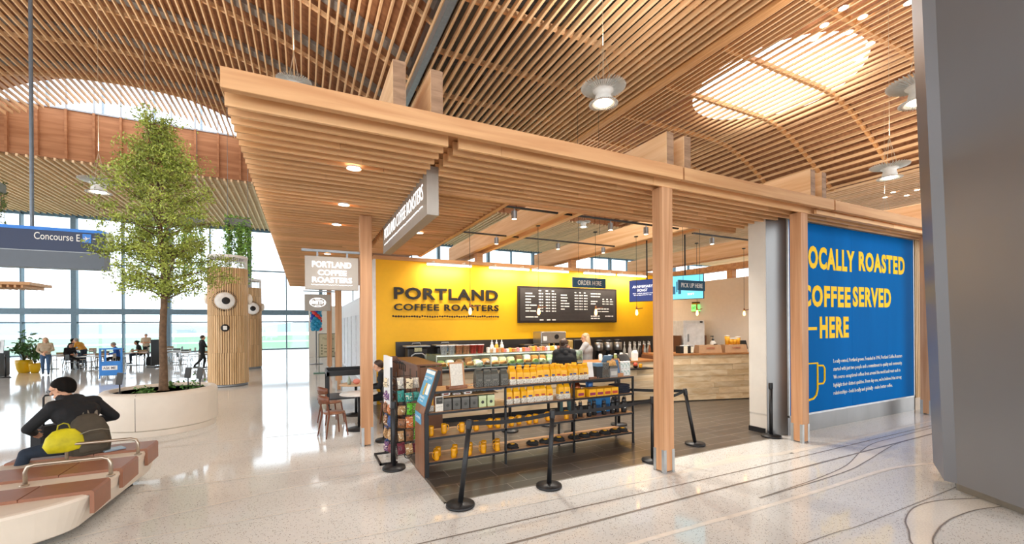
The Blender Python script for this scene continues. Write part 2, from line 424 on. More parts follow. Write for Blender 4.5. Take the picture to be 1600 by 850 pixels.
# ------------------------------------------------------------------ ceilings
def slats(xs, y0, y1, zf, w=.065, h=.16, zspan=None):
    g = G()
    for x in xs:
        z = zf(x); yy0 = y0(x) if callable(y0) else y0; yy1 = y1(x) if callable(y1) else y1
        g.box(x - w/2, x + w/2, yy0, yy1, z, z + h)
    return g
def frange(a, b, s):
    out = []
    while a < b - 1e-6: out.append(a); a += s
    return out
# left vault: boards run towards the clerestory, timber deck above, deck ends on a curve
def zl(x): return max(12.0, 14.0 - .027 * (x + 7.5) ** 2) if x < 0 else 14.0 - .027 * (x + 7.5) ** 2
def edge(x): return 28.05 + .062 * (x + 8.3) ** 2
LX = [-26 + .5 * i for i in range(60)]
g = G()
for i in range(len(LX) - 1):
    a, b = LX[i], LX[i+1]; za, zb = zl(a) + .65, zl(b) + .65; ea, eb = min(edge(a), 31), min(edge(b), 31)
    g.quad((a, -16, za), (a, ea, za), (b, eb, zb), (b, -16, zb))
    g.quad((a, ea, za), (a, ea, za + .45), (b, eb, zb + .45), (b, eb, zb))
    g.quad((b, -16, zb + .45), (b, eb, zb + .45), (a, ea, za + .45), (a, -16, za + .45))
cl = struct('ceiling', g, M_deck)
slats(frange(-26, 3.45, .265), -16, lambda x: min(edge(x) + 1.25, 30.6), zl, .052).build('slats', M_slat, cl)
def arched(g, xs, y, w, zf, z0, z1):
    for a, b in zip(xs, xs[1:]):
        za, zb = zf(a), zf(b)
        g.add([(a,y,za+z0),(a,y+w,za+z0),(a,y+w,za+z1),(a,y,za+z1),(b,y,zb+z0),(b,y+w,zb+z0),(b,y+w,zb+z1),(b,y,zb+z1)],
              [(0,4,5,1),(1,5,6,2),(2,6,7,3),(3,7,4,0)])
g = G(); gg = G()
for y in (5.8, 8.9, 12.1, 15.2, 18.2, 21.1, 24.1, 27.2):
    arched(g, LX, y, .09, zl, .16, .30); arched(gg, LX, y - .55, .43, zl, .50, .64)
g.build('purlins', M_slat, cl); gg.build('ducts', pm('grey_duct', '#8d8780', .6), cl)
# middle strip: boards below a dark service void
cm = struct('ceiling.001', G().box(3.5, 11.6, -16, 31, 12.6, 12.8), pm('service_void_paint', '#7d7266', .9, var=.35, scale=1.2))
slats(frange(3.75, 11.0, .265), -16, 31, lambda x: 10.5, .065, .15).build('slats', M_slat, cm)
g = G()
for y in (3.2, 5.6, 8.0, 10.4, 12.8, 15.2, 18, 21, 24): g.box(3.5, 11.3, y, y + .09, 10.65, 10.8)
g.build('purlins', M_slat, cm)
g = G()
for x, r in ((4.5, .12), (5.4, .07), (6.6, .15), (7.8, .08), (8.9, .13), (10.1, .09)): g.cyl((x, -16, 12.2), (x, 31, 12.2), r, n=10)
for y in (3.4, 6.3, 8.8, 11.4, 15.2): g.box(3.6, 11.3, y, y + .28, 12.0, 12.2)
g.build('ducts', pm('void_duct', '#5c5752', .6, .3), cm)
g = G().box(3.42, 3.60, -16, 31, 10.5, 12.7)
g.build('steel_edge', M_gray, cm)
g = G().box(11.05, 11.32, -16, 31, 10.42, 10.72).box(11.3, 11.36, -16, 31, 10.72, 13.5)
g.build('edge_beam', wood('edge_beam_wood', '#dca772', '#c08650', 'y', island=0), cm)
# right vault with the oval skylight
def zr(x):
    if x < 21.8: return 13.0
    if x > 28.6: return 10.0
    t = (x - 21.8) / 6.8
    return 13.0 - 3.0 * (t * t * (1.6 - .6 * t))
SKX, SKY, SKR, SKV = 19.9, 12.5, 3.25, 3.6
g = G(); K = 64
rim = [(SKX + SKR * math.cos(2*PI*i/K), SKY + SKV * math.sin(2*PI*i/K)) for i in range(K)]
def outer(a):
    c, s = math.cos(a), math.sin(a); t = min((5.0 / abs(c)) if abs(c) > 1e-6 else 1e9, (5.0 / abs(s)) if abs(s) > 1e-6 else 1e9)
    return (SKX + c * t, SKY + s * t)
out = [outer(2*PI*i/K) for i in range(K)]
def dz(x): return zr(x) + .45
for i in range(K):
    j = (i + 1) % K
    mid = [((rim[q][0] + out[q][0]) / 2, (rim[q][1] + out[q][1]) / 2) for q in (i, j)]
    g.quad((*rim[j], dz(rim[j][0])), (*rim[i], dz(rim[i][0])), (*mid[0], dz(mid[0][0])), (*mid[1], dz(mid[1][0])))
    g.quad((*mid[1], dz(mid[1][0])), (*mid[0], dz(mid[0][0])), (*out[i], dz(out[i][0])), (*out[j], dz(out[j][0])))
x0, x1, y0, y1 = SKX - 5, SKX + 5, SKY - 5, SKY + 5
def strip(xa, xb, ya, yb, n):
    for i in range(n):
        a, b = xa + (xb - xa) * i / n, xa + (xb - xa) * (i + 1) / n
        g.quad((a, ya, dz(a)), (a, yb, dz(a)), (b, yb, dz(b)), (b, ya, dz(b)))
strip(11.3, x0, -16, 31, 1); strip(x0, x1, -16, y0, 20); strip(x0, x1, y1, 31, 20); strip(x1, 30, -16, 31, 14); strip(30, 60, -16, 31, 1)
cr = struct('ceiling.002', g, M_deck)
slats(frange(11.6, 16.5, .27), -16, 31, zr, .075, .10).build('slats', M_slat, cr)
slats(frange(16.5, 22, .42), -16, 31, zr, .075, .09).build('slats', M_slat, cr)
xs = []; x = 22.0
while x < 28.6: xs.append(x); x += .40
slats(xs, -16, 31, zr, .12, .12).build('slats', M_slat, cr)
slats(frange(28.7, 58, .40), -16, 31, zr, .14, .12).build('slats', M_slat, cr)
g = G()
for y in (2, 5, 8.3, 11.3, 14.3, 17.3, 20.3, 23.3):
    pts = [15 + .5 * i for i in range(29)]
    for a, b in zip(pts, pts[1:]):
        za, zb = zr(a) + .02, zr(b) + .02
        g.add([(a,y,za),(a,y+.14,za),(a,y+.14,za+.2),(a,y,za+.2),(b,y,zb),(b,y+.14,zb),(b,y+.14,zb+.2),(b,y,zb+.2)],
              [(0,4,5,1),(1,5,6,2),(2,6,7,3),(3,7,4,0)])
g.build('purlins', wood('purlin_wood', '#c48d58', '#a8703f', 'x', island=0), cr)
# skylight shaft and its translucent panel
g = G()
for i in range(K):
    j = (i + 1) % K
    g.quad((*rim[i], 13.45), (*rim[j], 13.45), (*rim[j], 14.9), (*rim[i], 14.9))
sk = struct('window_60', g, pm('skylight_shaft_white', '#f3efe9', .7))
g = G(); g.add([(*p, 14.9) for p in rim], [tuple(range(K))]); g.build('skylight_panel', glow('skylight_daylight', '#ffffff', 3.2), sk)
g = G()
for i in range(-3, 4): g.box(SKX - 3.2, SKX + 3.2, SKY + i * .95 - .02, SKY + i * .95 + .02, 14.78, 14.84)
g.build('window_frame', M_white, sk)
# lower ceiling beyond the clerestory, and the clerestory itself
cf = struct('ceiling.003', G().box(-45, 60, 31.05, 46, 11.25, 11.45), wood('far_deck_wood_brightened', '#d9b48c', '#c2986c', 'x', island=.03, grain=6))  # deck and slats paled: the colour stands in for light missing up here
slats(frange(-45, 60, .36), 31.0, 46, lambda x: 11.1, .09, .14).build('slats', wood('far_slat_wood_brightened', '#f0d0aa', '#dcb68a', 'y', island=.1), cf)
g = G().box(-45, 60, 31, 31.2, 11.24, 13.9); 
wc = struct('wall_clerestory', g, M_ply)
g = G(); gw = G()
for i in range(-26, 52):
    x = -8.0 + 1.13 * i
    g.box(x - .05, x + .05, 30.86, 31, 11.25, 13.9); gw.box(x - .035, x + .035, 30.9, 31.0, 13.9, 18.5)
    if i % 2 == 0: gw.box(x + .18, x + .3, 31.3, 31.45, 13.9, 18.5)
g.build('ribs', M_ply, wc)
gw.box(-45, 60, 30.95, 31.15, 13.9, 13.98)
wn = struct('window_61', gw, pm('clerestory_mullion', '#a4a7ad', .5, .3))
G().box(-45, 60, 31.02, 31.04, 13.98, 18.5).build('window_pane', WIN, wn)

# downlights set in the ceilings
def spots(name, pts, z, label, r=.09, strength=14):
    first = None
    for i, (x, y) in enumerate(pts):
        zz = z(x) if callable(z) else z
        if first is None:
            first = thing(name, label(i), 'ceiling light', (x, y, zz), group=None)
            G().lathe([(r*1.25, 0), (r*1.25, .02), (r, .02), (r, 0)], n=16, cap0=False, cap1=False).build('rim', M_white, first)
            G().lathe([(r, .005), (r, .012)], n=16).build('lens', glow('downlight_lens', '#fff1dd', strength), first)
        else: dup(first, (x, y, zz), label=label(i))
spots('recessed_spotlight', [(17.1, 8.81), (16.77, 8.04), (17.88, 7.98), (18.34, 8.63), (17.55, 9.4), (19.87, 8.62), (20.59, 9.33), (18.52, 6.94)], lambda x: zr(x) - .02,
      lambda i: 'round spotlight in the timber ceiling near the oval skylight, ' + ['left end of its upper row', 'topmost left one', 'middle of the cluster', 'low one of the middle pair', 'nearest to the skylight rim', 'right pair, upper one', 'right pair, lower one', 'far right by the column'][i], .12)
spots('recessed_spotlight', [(32.8, 13.53), (32.0, 12.8), (33.55, 12.75), (32.7, 11.95), (33.7, 11.35)], 9.97,
      lambda i: 'small spotlight in the low ceiling right of the hanging lamp, ' + nth(i) + ' from the left', .11)
# ------------------------------------------------------------------ timber canopy around the shop
M_endg = wood('end_grain_wood', '#a8866a', '#86674f', 'x', island=.05, grain=16, long=3)
can = thing('timber_canopy', 'timber canopy of slats, paired beams and square posts around the coffee shop', 'canopy')
g = G()
for a, b, z in ((-.62, 4.79, 0), (4.82, 8.56, 0), (8.60, 14.6, 0)): g.bbox(a, b, 4.27, 4.35, 4.17, 4.35, .004)
g.build('fascia_beam', M_can, can)
def board_rows(g, x0, x1, ys, z0=4.12, z1=4.27, w=.038, seg=2.4):
    for y in ys:
        x = x0; cut = x0 + random.uniform(.5, seg)
        while x < x1 - .02:
            e = min(cut, x1)
            if x1 - e < .25: e = x1
            g.box(x, e - (.004 if e < x1 else 0), y, y + w, z0, z1); x = e; cut = e + random.uniform(1.2, seg)
ysA = [4.49 + .185 * i for i in range(103)]
g = G(); board_rows(g, -.62, 1.44, ysA, seg=9); g.build('slats', M_sof, can)
g = G(); board_rows(g, 1.56, 8.25, [y for y in ysA if y < 6.0]); board_rows(g, 8.25, 14.6, [4.49, 4.66, 4.83], seg=1.1)
board_rows(g, 8.25, 14.6, [4.40], 4.10, 4.17, seg=.9)
board_rows(g, 1.56, 2.92, [y for y in ysA if 6.0 < y < 11.9], seg=9); g.build('slats', M_sof, can)
g = G().box(1.56, 8.3, 6.02, 6.10, 4.08, 4.2).box(2.95, 8.3, 6.02, 6.10, 4.2, 4.34).box(2.92, 3.0, 6.1, 11.95, 4.1, 4.34)
g.build('edge_boards', M_can, can)
g = G().box(-.62, 2.95, 4.45, 23.6, 4.285, 4.32).box(2.95, 14.6, 4.45, 6.02, 4.285, 4.32)
g.build('soffit_deck', wood('soffit_deck_wood', '#b98253', '#9a683f', 'x'), can)
for a in (.82, 1.21, 4.57, 4.91, 8.0, 8.345, 12.62, 12.97):
    G().bbox(a, a + .132, 4.36, 23.0 if a < 2 else 14.3, 4.352, 4.845, .005).build('roof_beam', M_cany, can)
    G().box(a + .003, a + .129, 4.355, 4.362, 4.355, 4.842).build('end_grain', M_endg, can)
for x, y in ((.91, 7.96), (4.625, 4.5), (7.96, 4.5), (12.95, 4.5), (.94, 15.3), (.94, 21.0)):
    p = G().bbox(x, x + .2, y, y + .2, .02, 4.13, .006).build('post', M_post, can)
    s = G(); t = .004
    for sx in (0, 1):
        for sy in (0, 1):
            cx, cy = x + .2 * sx, y + .2 * sy; dx, dy = (1 - 2*sx), (1 - 2*sy)
            s.box(min(cx - t*dx, cx + .045*dx), max(cx - t*dx, cx + .045*dx), min(cy - t*dy, cy), max(cy - t*dy, cy), 0, .33)
            s.box(min(cx - t*dx, cx), max(cx - t*dx, cx), min(cy, cy + .045*dy), max(cy, cy + .045*dy), 0, .33)
    s.build('corner_bracket', M_galv, p)
first = None
DL = ['nearest the front edge', 'second from the front', 'third from the front', 'near the far end', 'at the far end', 'over the snack shelves']
for i, (x, y) in enumerate([(.57, 5.59), (.59, 7.33), (.58, 8.82), (.58, 12.5), (.58, 16), (2.2, 8.9)]):
    lb = 'round downlight set in the slatted canopy soffit, ' + DL[i]
    if first is None:
        first = thing('soffit_downlight', lb, 'ceiling light', (x, y, 4.105))
        G().lathe([(.09, 0), (.09, .02), (.075, .02), (.075, 0)], n=16, cap0=False, cap1=False).build('rim', M_white, first)
        G().lathe([(.075, .004), (.075, .01)], n=16).build('lens', glow('downlight_lens', '#fff1dd', 14), first)
    else: dup(first, (x, y, 4.105), label=lb)
    if i < 5: light('downlight_beam', 'SPOT', (x, y, 4.08), 55, (1, .93, .84), .08, spot_size=1.9, spot_blend=.8)

# ------------------------------------------------------------------ hanging and wall signs
M_sign = pm('taupe_sign_face', '#a79d92', .45, .2, var=.03)
M_lit = glow('lit_white_letters', '#ffffff', 1.0)
M_black_letter = pm('black_letter', '#17130f', .5)
t = thing('blade_sign', 'long grey hanging sign with one lit line of white lettering under the canopy', 'sign', (1.44, 0, 0))
G().bbox(0, .16, 5.41, 8.78, 3.59, 4.23, .006).build('panel', M_sign, t)
g = G(); text(g, 'PORTLAND COFFEE ROASTERS', (-.002, 8.60, 3.84), (0, -1, 0), Z, 3.0, .21, .003, -.012)
rr = random.Random(3)
for i in range(60): g.ball((-.006, 8.58 - i * .05, 3.745 + rr.uniform(-.006, .006)), (.006, .014, .011), 6, 4)
g.build('lettering', M_lit, t)
g = G()
for y in (5.7, 6.6, 7.5, 8.5): g.box(.05, .11, y, y + .03, 4.22, 4.30)
g.build('hanger', M_gray, t)
def beans(g, x0, x1, y, z, n, r, axis=X):
    for i in range(n):
        g.ball((x0 + (x1 - x0) * i / (n - 1), y, z + rr.uniform(-.012, .012)), (r * rr.uniform(.75, 1.15), .008, r * rr.uniform(.7, .95)), 8, 5)
t = thing('box_sign', 'square taupe sign with three lit lines of lettering beside the canopy post', 'sign', (0, 8.0, 0))
G().bbox(.02, .88, 0, .1, 2.78, 3.36, .008).build('panel', M_sign, t)
g = G()
text(g, 'PORTLAND', (.13, -.001, 3.165), X, Z, .63, .105, .012, .02); text(g, 'COFFEE', (.22, -.001, 3.03), X, Z, .46, .095, .012, .02); text(g, 'ROASTERS', (.13, -.001, 2.905), X, Z, .64, .095, .012, .02)
for i in range(36): g.ball((.12 + i * .0185, -.005, 2.865 + rr.uniform(-.004, .004)), (.007, .006, .006), 6, 4)
g.build('lettering', M_lit, t)
G().box(-.03, .91, .03, .07, 3.44, 3.48).box(.2, .23, .04, .06, 3.35, 3.44).box(.68, .71, .04, .06, 3.35, 3.44).build('hanger', M_gray, t)
t = thing('box_sign', 'small taupe hanging sign with a lit oval emblem, farther along the walkway', 'sign', (0, 15.3, 0))
G().bbox(.02, .80, 0, .1, 2.66, 3.2, .008).build('panel', M_sign, t)
g = G(); text(g, 'SMITH', (.19, -.001, 2.88), X, Z, .44, .12, .012, .03); text(g, 'MAKER', (.33, -.001, 3.03), X, Z, .16, .035, .012, .01)
for a, b in ((.24, .145),): g.tube([(.41 + a * math.cos(2*PI*i/28), -.004, 2.935 + b * math.sin(2*PI*i/28)) for i in range(28)], .009, 6, closed=True)
g.box(.32, .50, -.01, 0, 2.835, 2.845)
g.build('emblem', M_lit, t)
G().box(-.02, .93, .03, .07, 3.28, 3.32).box(.2, .22, .04, .06, 3.2, 3.28).box(.6, .62, .04, .06, 3.2, 3.28).build('hanger', M_gray, t)

t = thing('wall_lettering', 'raised black two-line lettering with a row of beans on the yellow wall', 'lettering', (0, 11.985, 0))
g = G(); text(g, 'PORTLAND', (2.24, 0, 2.885), X, Z, 3.16, .34, .03, .03, 1.1); g.build('large_word', M_black_letter, t)
g = G(); text(g, 'COFFEE ROASTERS', (2.24, 0, 2.575), X, Z, 3.18, .19, .03, .02, 1.12); g.build('small_words', M_black_letter, t)
g = G(); beans(g, 2.22, 5.40, -.01, 2.41, 44, .034); g.build('bean_row', pm('bean_brown', '#2a1710', .5), t)

t = thing('menu_board', 'wide black letter board with white menu lines on the yellow wall', 'menu board', (0, 11.92, 0))
G().bbox(6.07, 10.02, .0, .07, 2.21, 3.39, .01).build('frame', pm('menu_frame', '#231b19', .4), t)
g = G().box(6.14, 9.95, -.006, 0, 2.28, 3.32)
g.build('board', pm('menu_felt', '#3a3432', .8), t)
g = G()
for x0, x1 in ((6.3, 7.5), (7.62, 8.7), (8.85, 9.82)):
    for k in range(20): g.box(x0, x1, -.008, -.006, 2.36 + k * .048, 2.364 + k * .048)
g.build('grooves', pm('menu_groove', '#1d1918', .8), t)
g = G()
def words(x, z, ws, hh=.036):
    for w in ws:
        if w > 0: g.box(x, x + w, -.012, -.008, z - hh/2, z + hh/2)
        x += abs(w) + .025
rowz = [3.155 - .0945 * k for k in range(11)]
for k, w in enumerate([.25, .34, .20, .20, .40, .20, .38]): words(6.33, rowz[k], [w] if w < .36 else [.14, w - .16])
for k in range(-1, 7):
    for x in (6.82, 7.08, 7.31): words(x, rowz[k] if k >= 0 else 3.25, [.10, .035] if k >= 0 else [.09])
words(6.33, rowz[8], [.30, .13]); words(6.85, rowz[9], [.14]); words(7.12, rowz[9], [.13]); words(7.32, rowz[9], [.14])
for k, w in enumerate([.24, .27, .24, .34, .34, .15]): words(7.66, 3.13 - .094 * k, [w] if w < .3 else [.11, .2])
for k in range(-1, 6):
    for x in (8.21, 8.40, 8.59): words(x, 3.13 - .094 * k, [.09, .03] if k >= 0 else [.07])
words(8.88, 3.20, [.28, .11]); words(8.88, 3.11, [.26, .11]); words(8.88, 2.94, [.28]); words(8.88, 2.855, [.22])
for x in (9.38, 9.55, 9.72): words(x, 3.02, [.07]); words(x, 2.94, [.07, .03]); words(x, 2.855, [.07, .03])
words(9.1, 2.68, [.2, .09, .1, .09]); words(9.15, 2.59, [.03, .06, .03, .3]); words(8.88, 2.43, [.07, .17, .08]); words(9.5, 2.43, [.06, .12, .03, .06]); words(8.88, 2.35, [.1, .13, .1])
g.build('menu_lines', pm('menu_white', '#f2f0ea', .6), t)
M_teal = pm('teal_sign_paint', '#1f4f6b', .5)
t = thing('order_sign', 'teal ORDER HERE sign above the menu board', 'sign', (0, 11.35, 0))
G().bbox(7.76, 9.09, 0, .04, 3.345, 3.67, .006).build('panel', M_teal, t)
g = G(); text(g, 'ORDER HERE', (7.95, -.001, 3.43), X, Z, .95, .15, .006, .005); g.build('lettering', M_white, t)
g = G().cyl((8.0, .02, 3.66), (8.0, .02, 10.5), .005).cyl((8.85, .02, 3.66), (8.85, .02, 10.5), .005); g.build('hanger', M_black, t)
t = thing('pickup_sign', 'teal PICK UP HERE sign hanging before the blue screen', 'sign', (0, 6.61, 0))
G().bbox(7.25, 8.07, 0, .03, 2.875, 3.095, .004).build('panel', M_teal, t)
g = G(); text(g, 'PICK UP HERE', (7.33, -.001, 2.935), X, Z, .66, .10, .005, .003); g.build('lettering', M_white, t)
g = G()
for x in (7.4, 7.92): g.cyl((x, .015, 3.09), (x, .015, 4.40), .004)
g.build('hanger', M_black, t)
# screens
def screen(name, label, a, b, z0, z1, mat, lines, lm, extra=None):
    A, B = Vector((a[0], a[1], 0)), Vector((b[0], b[1], 0)); w = (B - A).length
    t = thing(name, label, 'screen', (a[0], a[1], 0), math.atan2(B.y - A.y, B.x - A.x))
    G().bbox(0, w, 0, .05, z0, z1, .006).build('housing', M_blackp, t)
    G().box(.012, w - .012, -.003, 0, z0 + .012, z1 - .012).build('display', mat, t)
    g = G()
    for s, x, z, ww, h in lines: text(g, s, (x, -.003, z), X, Z, ww, h, .003, .004)
    g.build('lettering', lm, t)
    if extra:
        g2 = G()
        for x0, x1, zz0, zz1 in extra[0]: g2.box(x0, x1, -.006, -.003, zz0, zz1)
        g2.build('picture', extra[1], t)
    G().cyl((w/2, .03, z1), (w/2, .03, 4.4), .018).build('hanger', M_black, t)
M_wl = glow('screen_white', '#ffffff', .9)
screen('menu_screen', 'dark blue hanging screen with white lettering, partly behind the timber post', (8.0, 9.0), (8.40, 8.10), 2.75, 3.34, glow('screen_navy', '#1d2f66', .8),
       [('ANNIVERSARY', .10, 3.12, .56, .07), ('ROAST', .24, 3.02, .28, .07), ('Get it while supplies last', .11, 2.955, .55, .03), ('by the bag and by the cup', .14, 2.91, .48, .03)], M_wl,
       ([(.71, .80, 2.82, 3.2), (.82, .93, 2.82, 3.24)], glow('screen_lilac', '#8f7fb8', .7)))
screen('menu_screen', 'light blue hanging screen behind the PICK UP HERE sign', (8.42, 8.06), (8.79, 7.24), 2.76, 3.37, glow('screen_cyan', '#62bfd6', .9),
       [('SOFT', .52, 2.86, .16, .05)], M_wl, ([(.03, .08, 2.95, 3.16), (.1, .13, 2.92, 3.2), (.15, .22, 2.9, 3.1), (.24, .27, 2.95, 3.22), (.29, .36, 2.9, 3.05)], glow('screen_ink', '#23556e', .6)))

# light box wall graphic
M_blue = pm('blue_graphic', '#0060a6', .65, var=.08, scale=1.2, spec=.03, stretch=(1.5, 1, .2))
M_gy = pm('yellow_graphic', '#f6c71c', .6, var=.01, spec=.15)
t = thing('wall_graphic', 'tall blue wall panel with yellow LOCALLY ROASTED COFFEE SERVED HERE lettering and a mug', 'wall graphic', (0, 4.95, 0))
G().box(8.31, 10.53, -.02, 0, .37, 4.12).box(10.535, 13.25, -.02, 0, .37, 4.12).build('panel', M_blue, t)
G().box(8.28, 8.31, -.03, 0, .34, 4.14).box(13.25, 13.28, -.03, 0, .34, 4.14).box(8.28, 13.28, -.03, 0, .335, .37).build('frame', M_galv, t)
for ln in ((('LOCALLY', 8.73, 3.22, 1.90, .46), ('ROASTED', 10.80, 3.26, 2.03, .43)), (('COFFEE', 8.70, 2.46, 1.76, .44), ('SERVED', 10.55, 2.48, 1.62, .44)), (('HERE', 9.32, 1.83, 1.06, .44),)):
    g = G()
    for wd, x, z, ww, hh in ln: text(g, wd, (x, -.021, z), X, Z, ww, hh, .006, .042, 1.14)
    g.build('headline', M_gy, t)
G().bbox(8.66, 9.22, -.027, -.02, 2.0, 2.06, .003).build('dash', M_gy, t)
g = G()
pts = [(8.55, .66), (8.55, 1.34)] + [(9.22, 1.34)] + [(9.22, .82)] + [(9.17 + .0, .70), (9.08, .64), (8.9, .62), (8.7, .62), (8.6, .63)]
g.tube([(p[0], -.024, p[1]) for p in pts], .022, 6, closed=True)
g.tube([(9.22, -.024, 1.29), (9.42, -.024, 1.28), (9.47, -.024, 1.22), (9.47, -.024, .98), (9.42, -.024, .92), (9.22, -.024, .92)], .02, 6)
g.build('mug_outline', M_gy, t)
g = G()
for i, s in enumerate(['Locally owned, Portland grown. Founded in 1996, Portland Coffee Roasters', 'started with just two people and a commitment to quality and community.', 'We source exceptional coffees from around the world and roast each to', 'highlight their distinct qualities. From day one, we\'ve believed that strong', 'relationships - both locally and globally - make better coffee.']):
    text(g, s, (9.80, -.021, 1.29 - i * .165), X, Z, [2.88, 2.88, 2.8, 2.84, 2.42][i], .105, .003, .004)
g.build('paragraph', pm('cream_print', '#e9e6d2', .5), t)

# ------------------------------------------------------------------ lamps in the shop
M_tube = glow('tube_light', '#fff6e6', 5)
first = None
for i, (a, b) in enumerate([(3.1, 4.45), (5.0, 6.38), (6.47, 7.85), (8.45, 9.80), (9.9, 11.25)]):
    lb = 'white linear tube light above the yellow wall, ' + nth(i) + ' from the left'
    t = thing('tube_light', lb, 'light', ((a + b) / 2, 11.72, 3.86), group='tube lights above the yellow wall')
    h = (b - a) / 2
    G().bbox(-h, h, -.03, .03, .03, .07, .006).build('housing', M_white, t)
    G().bbox(-h + .01, h - .01, -.025, .025, -.01, .03, .01).build('diffuser', M_tube, t)
    G().box(-h + .2, -h + .23, 0, .26, .05, .12).box(h - .23, h - .2, 0, .26, .05, .12).build('bracket', M_white, t)
    light('tube_glow', 'AREA', ((a + b) / 2, 11.55, 3.80), 24, (1, .9, .75), 1.2, rot=(math.radians(38), 0, 0), shape='RECTANGLE', size_y=.08)
def bulb(x, y, zb, ztop, lb):
    t = thing('pendant_bulb', lb, 'pendant light', (x, y, zb), group='bare pendant bulbs in the shop')
    G().cyl((0, 0, .16), (0, 0, ztop - zb - .02), .005, n=6).build('cord', M_black, t)
    G().lathe([(.0, .17), (.02, .165), (.022, .10), (.018, .09)], n=12).build('socket', pm('copper_socket', '#8c5a38', .35, .8), t)
    G().lathe([(.016, .09), (.028, .05), (.036, .0), (.030, -.035), (.012, -.055), (.002, -.057)], n=14).build('bulb', glow('filament_bulb', '#ffbf6e', 5), t)
    G().obox((.10, -.0, .12), (.2, .012, .02), Matrix.Rotation(-.12, 3, 'Y')).build('tag', pm('copper_tag', '#7c4325', .5, .3), t)
    G().lathe([(.05, 0), (.05, .02)], (0, 0, ztop - zb - .02), n=14).build('canopy_plate', M_black, t)
for i, (px, ww) in enumerate(zip((3.07, 4.69, 6.26, 7.53, 9.69, 11.66), ('first, before the wall lettering', 'second, before the menu board', 'third, at the right of the menu board', 'fourth, just left of the timber post', 'fifth, before the green exit sign', 'sixth, beside the white pier'))):
    bulb(px, 8.2, 2.42, 4.36, 'bare glowing filament bulb on a black cord, ' + ww)
light('bulb_light', 'POINT', (5.5, 8.2, 2.45), 25, (1, .7, .42), .1)
first = None
TL = [(3.6, 7.2), (5.9, 7.2), (6.9, 7.2), (9.3, 7.4), (10.8, 7.4), (4.3, 9.6), (6.1, 9.6), (7.6, 9.6)]
for nm, x0, x1, y, lb in (('lighting_track', 3.1, 7.9, 7.2, 'black lighting track with grey spot heads, front one in the shop'), ('lighting_track', 8.6, 12.4, 7.4, 'black lighting track over the angled pick-up counter'), ('lighting_track', 3.1, 8.0, 9.6, 'black lighting track nearer to the yellow wall')):
    t = thing(nm, lb, 'track light', (0, y, 4.36))
    G().box(x0, x1, -.02, .02, 0, .035).build('rail', M_black, t)
    for x, yy in TL:
        if yy == y and x0 < x < x1:
            h = G().cyl((x, 0, -.05), (x, 0, -.2), .055, n=14).cyl((x, 0, 0), (x, 0, -.05), .012).build('spot_head', M_gray, t)
            G().cyl((x, 0, -.197), (x, 0, -.204), .045, n=14).build('lens', glow('spot_lens', '#ffe6c4', 6), h)
for x, y in TL: light('track_beam', 'SPOT', (x, y, 4.12), 130, (1, .93, .83), .06, spot_size=2.0, spot_blend=.7, rot=(.0, 0, 0))
for x, y in ((3.5, 7.6), (5.5, 7.6), (7, 7.6)): light('track_beam', 'SPOT', (x, y, 4.2), 150, (1, .93, .83), .06, spot_size=1.6, spot_blend=.7, rot=(-.55, 0, 0))

# large trumpet pendants in the hall
M_fin = pm('pale_grey_fins', '#c9c9c3', .5)
def trumpet():
    t = thing('trumpet_pendant', 'x', 'pendant light', (0, 0, 0))
    G().lathe([(.20, .0), (.29, -.03), (.30, -.045), (.26, -.05)], n=28, cap0=False, cap1=False).build('rim_ring', M_white, t)
    G().lathe([(.19, .02), (.19, -.035), (.0, -.04)], n=24, cap1=False).build('lens', glow('pendant_lens', '#fff0d8', 11), t)
    G().lathe([(.21, .0), (.19, .12), (.17, .18), (.20, .24), (.30, .30), (.40, .33), (.40, .335), (.1, .36)], n=24).build('body', pm('pendant_white', '#dcdad4', .5), t)
    g = G()
    for i in range(44):
        a = 2*PI*i/44; c, s = math.cos(a), math.sin(a); n = Vector((-s, c, 0)) * .004
        P = [(.24, .26), (.52, .335), (.53, .37), (.36, .36), (.22, .33)]
        for sg in (1, -1):
            g.add([(c*r + n.x*sg, s*r + n.y*sg, z) for r, z in P], [(0,1,2,3,4)])
    g.build('upper_fins', M_fin, t); g = G()
    for i in range(44):
        a = 2*PI*i/44; c, s = math.cos(a), math.sin(a); n = Vector((-s, c, 0)) * .004
        Q = [(.20, .0), (.34, -.04), (.345, -.055), (.26, -.05)]
        for sg in (1, -1): g.add([(c*r + n.x*sg, s*r + n.y*sg, z) for r, z in Q], [(0,1,2,3)])
    g.build('lower_fins', M_fin, t)
    g = G()
    for i in range(4):
        a = PI/4 + PI/2*i; g.cyl((.22*math.cos(a), .22*math.sin(a), .34), (0, 0, 1.3), .006, n=5)
    g.build('cables', pm('steel_cable', '#c9b79c', .4, .5), t)
    return t
P0 = None
